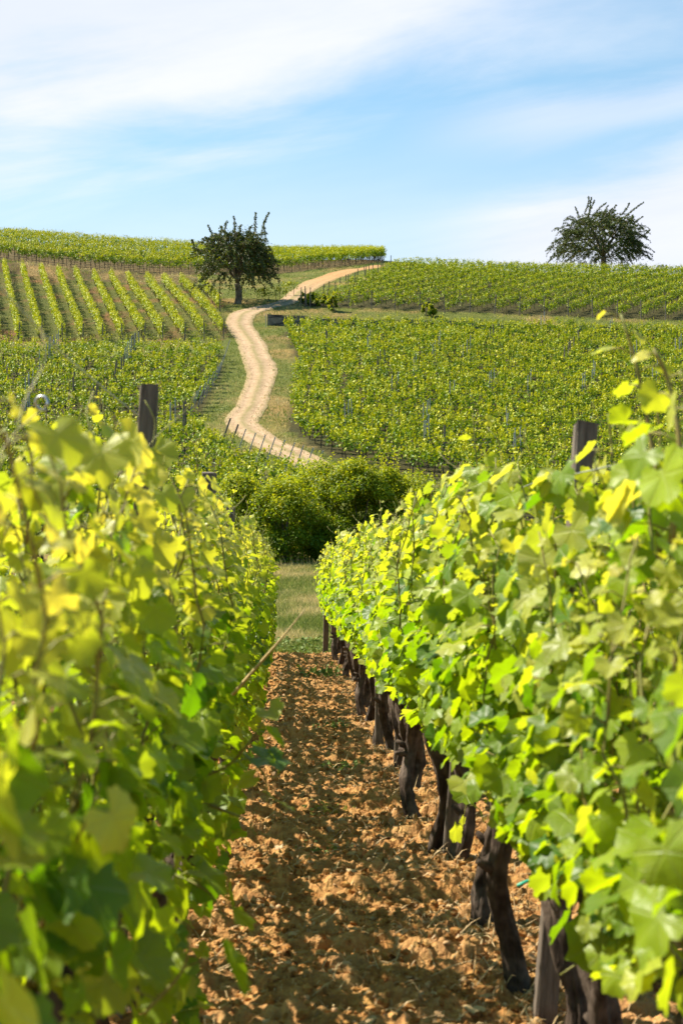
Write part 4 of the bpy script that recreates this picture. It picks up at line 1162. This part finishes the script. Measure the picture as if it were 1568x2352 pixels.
# end stakes along the right edge of the left field
for k, (xd, yd) in enumerate([(432, 962), (440, 950), (452, 940), (462, 928), (472, 915), (482, 900), (490, 886), (498, 870), (505, 852), (511, 835)]):
    X, Y = at(xd, yd)
    stake(X, Y, me_metal, (.32, 0), 'leaning end stake beside the track, %s up the edge of the left field' % ORD[k], 'end stakes along the left field edge', .98)
rk = rs(44)
def cluster(xd, yd, n, dx, dy, me, group, label, h=1.02):
    for k in range(n):
        X, Y = at(xd + dx * k + rk.normal(0, 2), yd + dy * k)
        stake(X, Y, me, (rk.normal(0, .03), rk.normal(0, .03)), label, group, h * rk.uniform(.95, 1.08))
GM = 'metal stakes of the dense field right of the track'; LM = 'thin grey metal stake standing in the dense right field'
for c in ((925, 700, 3), (844, 832, 3), (994, 840, 4), (1066, 843, 3), (1130, 800, 2), (1296, 845, 5), (1240, 770, 2), (870, 875, 3), (905, 925, 2), (950, 880, 2), (1122, 920, 3), (1340, 920, 5), (970, 1005, 4), (975, 1052, 3), (1162, 1020, 2), (1035, 945, 2), (1450, 850, 4), (1500, 900, 3), (1550, 830, 3), (795, 1000, 3), (1020, 1060, 2), (1210, 920, 2), (1400, 780, 2), (745, 810, 2), (1180, 1075, 3)):
    if c[1] < 765: continue
    cluster(c[0], c[1] + 8, c[2], 6, -9, me_metal if rk.rand() > .25 else me_wood, GM, LM, 1.1)
GL = 'stakes of the field left of the track'; LL = 'thin stake standing among the low vines of the left field'
for c in ((60, 935, 4), (95, 860, 6), (120, 835, 4), (265, 900, 4), (285, 860, 7), (303, 830, 4), (60, 990, 3), (215, 960, 3), (390, 1010, 3), (170, 930, 2), (420, 1000, 2)):
    cluster(c[0], c[1] + 6, c[2], 5, -7, me_metal if rk.rand() > .5 else me_wood, GL, LL, 1.1)
for k, (p0, p1) in enumerate(ul_rows):
    if k < 1: continue
    q = p0 + (p1 - p0) / np.linalg.norm(p1 - p0) * -.35
    stake(q[0], q[1], me_wood, (rk.normal(0, .04), 0), 'wooden stake at the lower end of the vine strip %s from the lone tree' % ORD[max(0, len(ul_rows) - 1 - k)], 'end stakes of the striped left slope', .95)
for k, (a, b) in enumerate(rows_R2):
    stake(a[0] - .1, a[1] - .3, me_wood, (rk.normal(0, .05), 0), 'wooden end stake along the lower edge of the upper right field', 'end stakes of the upper right field', 1.05)
for k, (xd, yd) in enumerate([(690, 706), (712, 706), (700, 702), (740, 696), (756, 690), (782, 680), (800, 672), (820, 660), (838, 650), (855, 644), (868, 638), (880, 634), (770, 690), (812, 668), (846, 650)]):
    X, Y = at(xd, yd); stake(X, Y, me_wood, (rk.normal(.02, .04), 0), 'dark wooden stake along the track side edge of the upper right field', 'stakes along the track side of the upper right field', 1.1)
for k, (a, b) in enumerate(rows_R1):
    if False: stake(a[0], a[1] - .3, me_wood, (rk.normal(-.08, .05), 0), 'short dark stake at the lower end of a vine row beyond the bush', 'lower end stakes of the dense right field', .8)

# ------------------------------------------------------------------ trees
def blossom(s, P, r, size, tone=0.0, mat=0):
    n = len(P)
    R3 = frames(r.normal(0, 1, (n, 3)) + np.array([0, 0, .5]), r.normal(0, 1, (n, 3)) + np.array([0, 0, -.4]))
    q = np.array([(0, -.5, 0), (.32, 0, .05), (0, .55, -.06), (-.32, 0, .05)])
    v = np.einsum('nij,kj->nki', R3, q) * (size * r.uniform(.7, 1.3, n))[:, None, None] + P[:, None]
    c0 = np.clip(r.normal(.45, .28, n) + tone, 0, 1); a0 = (r.rand(n) < .2) * r.uniform(.3, 1, n)
    s.add(v.reshape(-1, 3), np.arange(n * 4).reshape(-1, 4), mat, np.repeat(np.stack([c0, a0, c0 * 0, c0 * 0 + 1], 1), 4, 0))

def cherry(xd, yd, Yf, trunk_h, trunk_r, rx_l, rx_r, zlow, zc, ztop, spikes, seed, label, nb=300, droop=1.0, inner=8):
    r = rs(seed)
    if Yf: X, Y = (xd - CX) / F * Yf, Yf
    else: X, Y = at(xd, yd)
    root = empty('tree', (X, Y, float(hg(X, Y)))); tag(root, label, 'tree')
    st, sc_ = Soup(), Soup()
    # trunk
    n = 12; t = np.linspace(0, 1, n)
    tp = np.stack([.12 * np.sin(t * 3), .1 * np.sin(t * 2 + 1), t * (trunk_h + .4) - .15], 1); tp[:, :2] -= tp[0, :2]
    v, q, tr = tube(tp, np.interp(t, [0, .12, .6, 1], [1.35, 1.0, .85, .8]) * trunk_r, 14)
    ang = np.tile(np.arange(14) / 14 * 6.283, n)
    k = 1 + .12 * np.sin(3 * ang + np.repeat(t, 14) * 3) + (fbm(ang * 2, np.repeat(t, 14) * 6, seed, 2) - .5) * .35
    v[:n * 14] = np.repeat(tp, 14, 0) + (v[:n * 14] - np.repeat(tp, 14, 0)) * k[:, None]
    st.add(v, q); st.f.setdefault((3, 0), []).append(tr)
    top = tp[-1]
    limbs = []
    nl = 13
    for i in range(nl):
        a = i / nl * 6.283 * 2.0 + r.normal(0, .25); el = r.uniform(.25, 1.25)
        rx = rx_r if math.cos(a) > 0 else rx_l
        e = np.array([math.cos(a) * math.cos(el) * rx * .88, math.sin(a) * math.cos(el) * (rx_l + rx_r) * .44, zc + (ztop - zc) * math.sin(el) * .85])
        t = np.linspace(0, 1, 12)[:, None]
        mid = np.array([0, 0, (zc - top[2]) * .55 + .5])
        P = top * (1 - t) ** 2 + 2 * t * (1 - t) * (top + (e - top) * .45 + mid) + t ** 2 * e
        P[1:-1] += r.normal(0, .08, (10, 3)); limbs.append(P)
        add_tube(st, P, np.interp(t[:, 0], [0, 1], [trunk_r * .42, .035]), 7)
    # branchlets clothed in leaf tufts
    for b in range(nb):
        P0 = limbs[r.randint(nl)]; p0 = P0[r.randint(3, 12)]
        a = r.uniform(0, 6.283); u_ = r.uniform(-.6, 1) ; rad = math.sqrt(max(0, 1 - max(u_, 0) ** 2)) if u_ > 0 else 1.0
        rx = rx_r if math.cos(a) > 0 else rx_l
        sh = r.uniform(.70, 1.03)
        e = np.array([math.cos(a) * rad * rx * sh, math.sin(a) * rad * (rx_l + rx_r) * .5 * sh, zc + (ztop - zc) * max(u_, 0) * sh + min(u_, 0) / .6 * (zc - zlow) * r.uniform(.5, 1)])
        d = e - p0; L = np.linalg.norm(d); lm = r.uniform(1.0, 2.6)
        if L > lm: p0 = e - d / L * lm; 
        t = np.linspace(0, 1, 8)[:, None]
        P = p0 + (e - p0) * t + np.array([0, 0, 1.0]) * (t * (1 - t)) * r.uniform(.3, 1.6) * droop - np.array([0, 0, 1]) * t ** 2 * r.uniform(0, .5) * droop
        P[1:] += r.normal(0, .05, (7, 3))
        add_tube(sc_, P, np.linspace(.03, .012, 8), 4, 1)
        m = int(np.linalg.norm(np.diff(P, axis=0), axis=1).sum() * 46)
        i = r.rand(m) * 6.999; k0 = i.astype(int); f = (i - k0)[:, None]
        Q = P[k0] * (1 - f) + P[k0 + 1] * f + r.normal(0, .06, (m, 3))
        blossom(sc_, Q, r, .15)
    m = nb * inner                      # inner leaves
    a = r.uniform(0, 6.283, m); cz = r.uniform(-.9, 1, m); rr = np.sqrt(np.clip(1 - np.clip(cz, 0, 1) ** 2, 0, 1)) * r.uniform(.2, .82, m) ** .7
    Q = np.stack([np.cos(a) * rr * np.where(np.cos(a) > 0, rx_r, rx_l), np.sin(a) * rr * (rx_l + rx_r) * .5, zc + np.where(cz > 0, cz * (ztop - zc) * .82, cz * (zc - zlow) * .8)], 1)
    cl = r.normal(0, 1, (nb, 3)); cen = Q[:nb][r.randint(0, nb, m)]
    blossom(sc_, cen + r.normal(0, .28, (m, 3)), r, .16, -.1)
    for (sx0, sz0, sx1, sz1) in spikes:       # bare leafy wands over the crown
        t = np.linspace(0, 1, 9)[:, None]; y0 = r.uniform(-.8, .8)
        P = np.array([sx0, y0, sz0]) * (1 - t) + np.array([sx1, y0, sz1]) * t + np.array([r.normal(0, .12), 0, .12]) * np.sin(t * 3.14)
        add_tube(sc_, P, np.linspace(.035, .012, 9), 4, 1)
        m = int(np.linalg.norm(P[-1] - P[0]) * 95); i = r.rand(m) * 7.999; k0 = i.astype(int); f = (i - k0)[:, None]
        blossom(sc_, P[k0] * (1 - f) + P[k0 + 1] * f + r.normal(0, .07, (m, 3)) * (1.15 - .6 * i[:, None] / 8), r, .15, .1)
    link('trunk', st.mesh('trunk', True), root, [M['tree_bark']])
    link('crown', sc_.mesh('crown', False), root, [M['tree_leaf'], M['tree_bark']])
    return root
# left tree: metres per photo unit at its distance
lx_, ly_ = at(545, 697); mL = ly_ / F
def spk(lst, x0, y0, m): return [((a - x0) * m, (y0 - b) * m, (c - x0) * m, (y0 - d) * m) for a, b, c, d in lst]
cherry(545, 697, None, 1.5, .30, 112 * mL, 100 * mL, 0.8, 92 * mL, 180 * mL,
       spk([(492, 560, 478, 517), (540, 540, 537, 498), (552, 545, 556, 520), (588, 535, 589, 491), (598, 540, 617, 482), (520, 545, 522, 510), (575, 545, 580, 520), (450, 570, 441, 548), (610, 550, 604, 512), (505, 550, 515, 525)], 545, 697, mL),
       11, 'dark round headed cherry tree with spiky shoots standing left of the track', nb=270)
mR = 156 / F
cherry(1383, 626, 156.0, 1.7, .36, 128 * mR, 114 * mR, 0.9, 62 * mR, 150 * mR,
       spk([(1340, 490, 1350, 449), (1352, 490, 1358, 448), (1350, 500, 1368, 452), (1330, 505, 1318, 475), (1365, 490, 1392, 462), (1400, 490, 1412, 470), (1425, 490, 1445, 462), (1430, 500, 1475, 464), (1450, 520, 1478, 492), (1290, 560, 1275, 545), (1470, 545, 1490, 525), (1385, 495, 1398, 466)], 1383, 626, mR),
       12, 'dark wide spreading tree with ragged twigs alone on the right skyline', nb=400, droop=.8, inner=14)

# ------------------------------------------------------------------ shrubs
def shrub(x, y, rx, ry, hh, seed, label, group, n=11000, leaf=.075, tone=0, parts=True, ncl=34, mat='shrub_leaf', lowcut=.05):
    r = rs(seed); root = empty('shrub', (x, y, float(hg(x, y)))); tag(root, label, 'shrub', group)
    s, st = Soup(), Soup()
    cl = []
    for k in range(ncl):
        a = r.uniform(0, 6.283); z = r.uniform(.04, 1); rad = math.sqrt(max(.06, 1 - z ** 2.4)) * r.uniform(.45, 1)
        cl.append((math.cos(a) * rad * rx, math.sin(a) * rad * ry, z * hh * .9, r.uniform(.16, .36) * min(rx, hh * .6), r.uniform(-.3, .3)))
    cl = np.array(cl)
    i = r.randint(0, ncl, n); d = unit(r.normal(0, 1, (n, 3))) * (r.uniform(.25, 1.1, n) ** .5)[:, None]
    P = cl[i, :3] + d * cl[i, 3:4] * np.array([1.15, 1.15, .85])
    P[:, 2] = np.maximum(P[:, 2], lowcut * hh)
    R3 = frames(d * .6 + np.array([0, 0, .55]) + r.normal(0, .5, (n, 3)), r.normal(0, 1, (n, 3)) + np.array([0, 0, -.3]))
    q = np.array([(0, -.5, 0), (.34, 0, .05), (0, .55, -.06), (-.34, 0, .05)])
    v = np.einsum('nij,kj->nki', R3, q) * (leaf * r.uniform(.6, 1.35, n))[:, None, None] + P[:, None]
    c0 = np.clip(r.normal(.45, .22, n) + cl[i, 4] + tone, 0, 1); a0 = np.clip(P[:, 2] / hh - .55 + r.normal(0, .3, n), 0, 1) * .9  # leaves yellower towards the top, sunlit crown put into their colour
    s.add(v.reshape(-1, 3), np.arange(n * 4).reshape(-1, 4), 0, np.repeat(np.stack([c0, a0, c0 * 0, c0 * 0 + 1], 1), 4, 0))
    for k in range(24):                        # loose sprays breaking the outline
        e = cl[r.randint(ncl), :3]; dd = unit(np.array([r.normal(0, .6), r.normal(0, .6), 1.0])) * r.uniform(.2, .75) * hh * .3
        t = np.linspace(0, 1, 30)[:, None]; Q = e + dd * 1.6 * t + r.normal(0, .035, (30, 3))
        R4 = frames(r.normal(0, 1, (30, 3)), r.normal(0, 1, (30, 3)))
        v = np.einsum('nij,kj->nki', R4, q) * leaf + Q[:, None]
        s.add(v.reshape(-1, 3), np.arange(120).reshape(-1, 4), 0, np.tile([[.6, .7, 0, 1]], (120, 1)))
    for k in range(7):
        e = cl[r.randint(ncl), :3]; t = np.linspace(0, 1, 7)[:, None]
        P = np.array([r.normal(0, .15), r.normal(0, .15), -.05]) * (1 - t) + e * t + np.array([0, 0, .3]) * t * (1 - t)
        add_tube(st, P, np.linspace(.035, .012, 7), 5)
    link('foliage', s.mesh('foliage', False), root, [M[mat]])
    link('stem', st.mesh('stem', True), root, [M['tree_bark']])
    return root
GB = 'shrubs of the bushy clump at the end of the lane'
SH = [(560, 39.9, 1.35, 2.6, 'rounded green shrub at the left end of the bushy clump'), (650, 39.3, 1.35, 2.45, 'dark based shrub of the clump standing left of the lane axis'), (735, 40.6, 1.45, 3.0, 'bright topped shrub of the clump behind the lane end'), (815, 39.8, 1.4, 3.1, 'tallest shrub in the middle of the bushy clump'), (910, 40.4, 1.5, 2.85, 'broad shrub of the clump right of its tallest one'), (1000, 40.2, 1.45, 2.6, 'dark shrub at the right end of the bushy clump'), (1090, 42, 1.4, 2.4, 'low shrub trailing off behind the right vine row'), (1050, 39.6, 1.2, 2.1, 'small lighter shrub half hidden by the right vine row')]
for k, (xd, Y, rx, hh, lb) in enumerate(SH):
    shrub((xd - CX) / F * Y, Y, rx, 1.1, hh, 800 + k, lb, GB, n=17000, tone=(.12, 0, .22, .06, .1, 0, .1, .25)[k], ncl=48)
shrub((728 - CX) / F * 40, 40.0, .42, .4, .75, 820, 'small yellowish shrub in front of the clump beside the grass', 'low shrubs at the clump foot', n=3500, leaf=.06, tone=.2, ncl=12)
shrub((690 - CX) / F * 40.6, 40.6, .4, .4, .5, 821, 'low dark shrub at the foot of the clump', 'low shrubs at the clump foot', n=2500, leaf=.06, ncl=10)
for k, xd in enumerate((-20, 90, 190)):
    shrub((xd - CX) / F * 43, 43.0, 1.3, 1.1, 2.1, 830 + k, ('dark shrub behind the left row at the photo edge', 'dark shrub glimpsed through the top of the left row', 'green shrub behind the tall post of the left row')[k], 'shrubs behind the left row', n=9000)
for k, (xd, yd, rx, hh, lb) in enumerate([(764, 716, .55, 1.35, 'dark round shrub on the terrace at the left of the upper field'), (985, 726, .7, .95, 'low green shrub on the terrace below the upper right field'), (716, 700, .6, 1.1, 'dark green bushy plant at the lower left corner of the upper field'), (740, 704, .55, 1.0, 'dark bushy plant beside the track corner plant'), (698, 699, .45, 1.0, 'leftmost dark plant of the upper field corner')]):
    X, Y = at(xd, yd); shrub(X, Y, rx, .6, hh, 840 + k, lb, 'small shrubs on the terrace', n=1600, leaf=.13, tone=-.25, ncl=14)

# ------------------------------------------------------------------ terrace wall
wp = gpoly([(614, 747), (652, 749), (760, 751), (900, 752), (1050, 756), (1200, 762), (1400, 768), (1568, 773), (1750, 778)])
L = np.concatenate([[0], np.cumsum(np.linalg.norm(np.diff(wp, axis=0), axis=1))]); q = np.arange(0, L[-1], .5)
W2 = np.stack([np.interp(q, L, wp[:, k]) for k in range(2)], 1); s = Soup()
d = unit(np.gradient(W2, axis=0)); nr = np.stack([-d[:, 1], d[:, 0]], 1)
z = hg(W2[:, 0], W2[:, 1]); rw = rs(3); topz = z + np.where(q < 3.5, .84, .58) + rw.normal(0, .025, len(q))
prof = [(-.02, -.2, 0), (0.0, .0, 1), (.34, .0, 1), (.36, -.2, 0)]
V = np.concatenate([np.concatenate([W2 + nr * 0.0, (z - .2)[:, None]], 1), np.concatenate([W2 + nr * .05, topz[:, None]], 1), np.concatenate([W2 + nr * .36, (topz + .01)[:, None]], 1), np.concatenate([W2 + nr * .40, (z - .2)[:, None]], 1)])
n = len(q); i = np.arange(n - 1)
fs = [np.stack([i + a * n, i + 1 + a * n, i + 1 + (a + 1) * n, i + (a + 1) * n], 1) for a in range(3)] + [np.array([[0, n, 2 * n, 3 * n], [n - 1, 4 * n - 1, 3 * n - 1, 2 * n - 1]])]
s.add(V, np.concatenate(fs))
tag(link('terrace_wall', s.mesh('terrace_wall', False), None, [M['wall_stone']]), 'low dark stone terrace wall beginning beside the track', 'wall')
X, Y = at(611, 749); stake(X, Y - .3, me_metal, (0, 0), 'pale post at the track end of the low terrace wall', None, .62)
o_ = None
print('objects', len(bpy.data.objects))
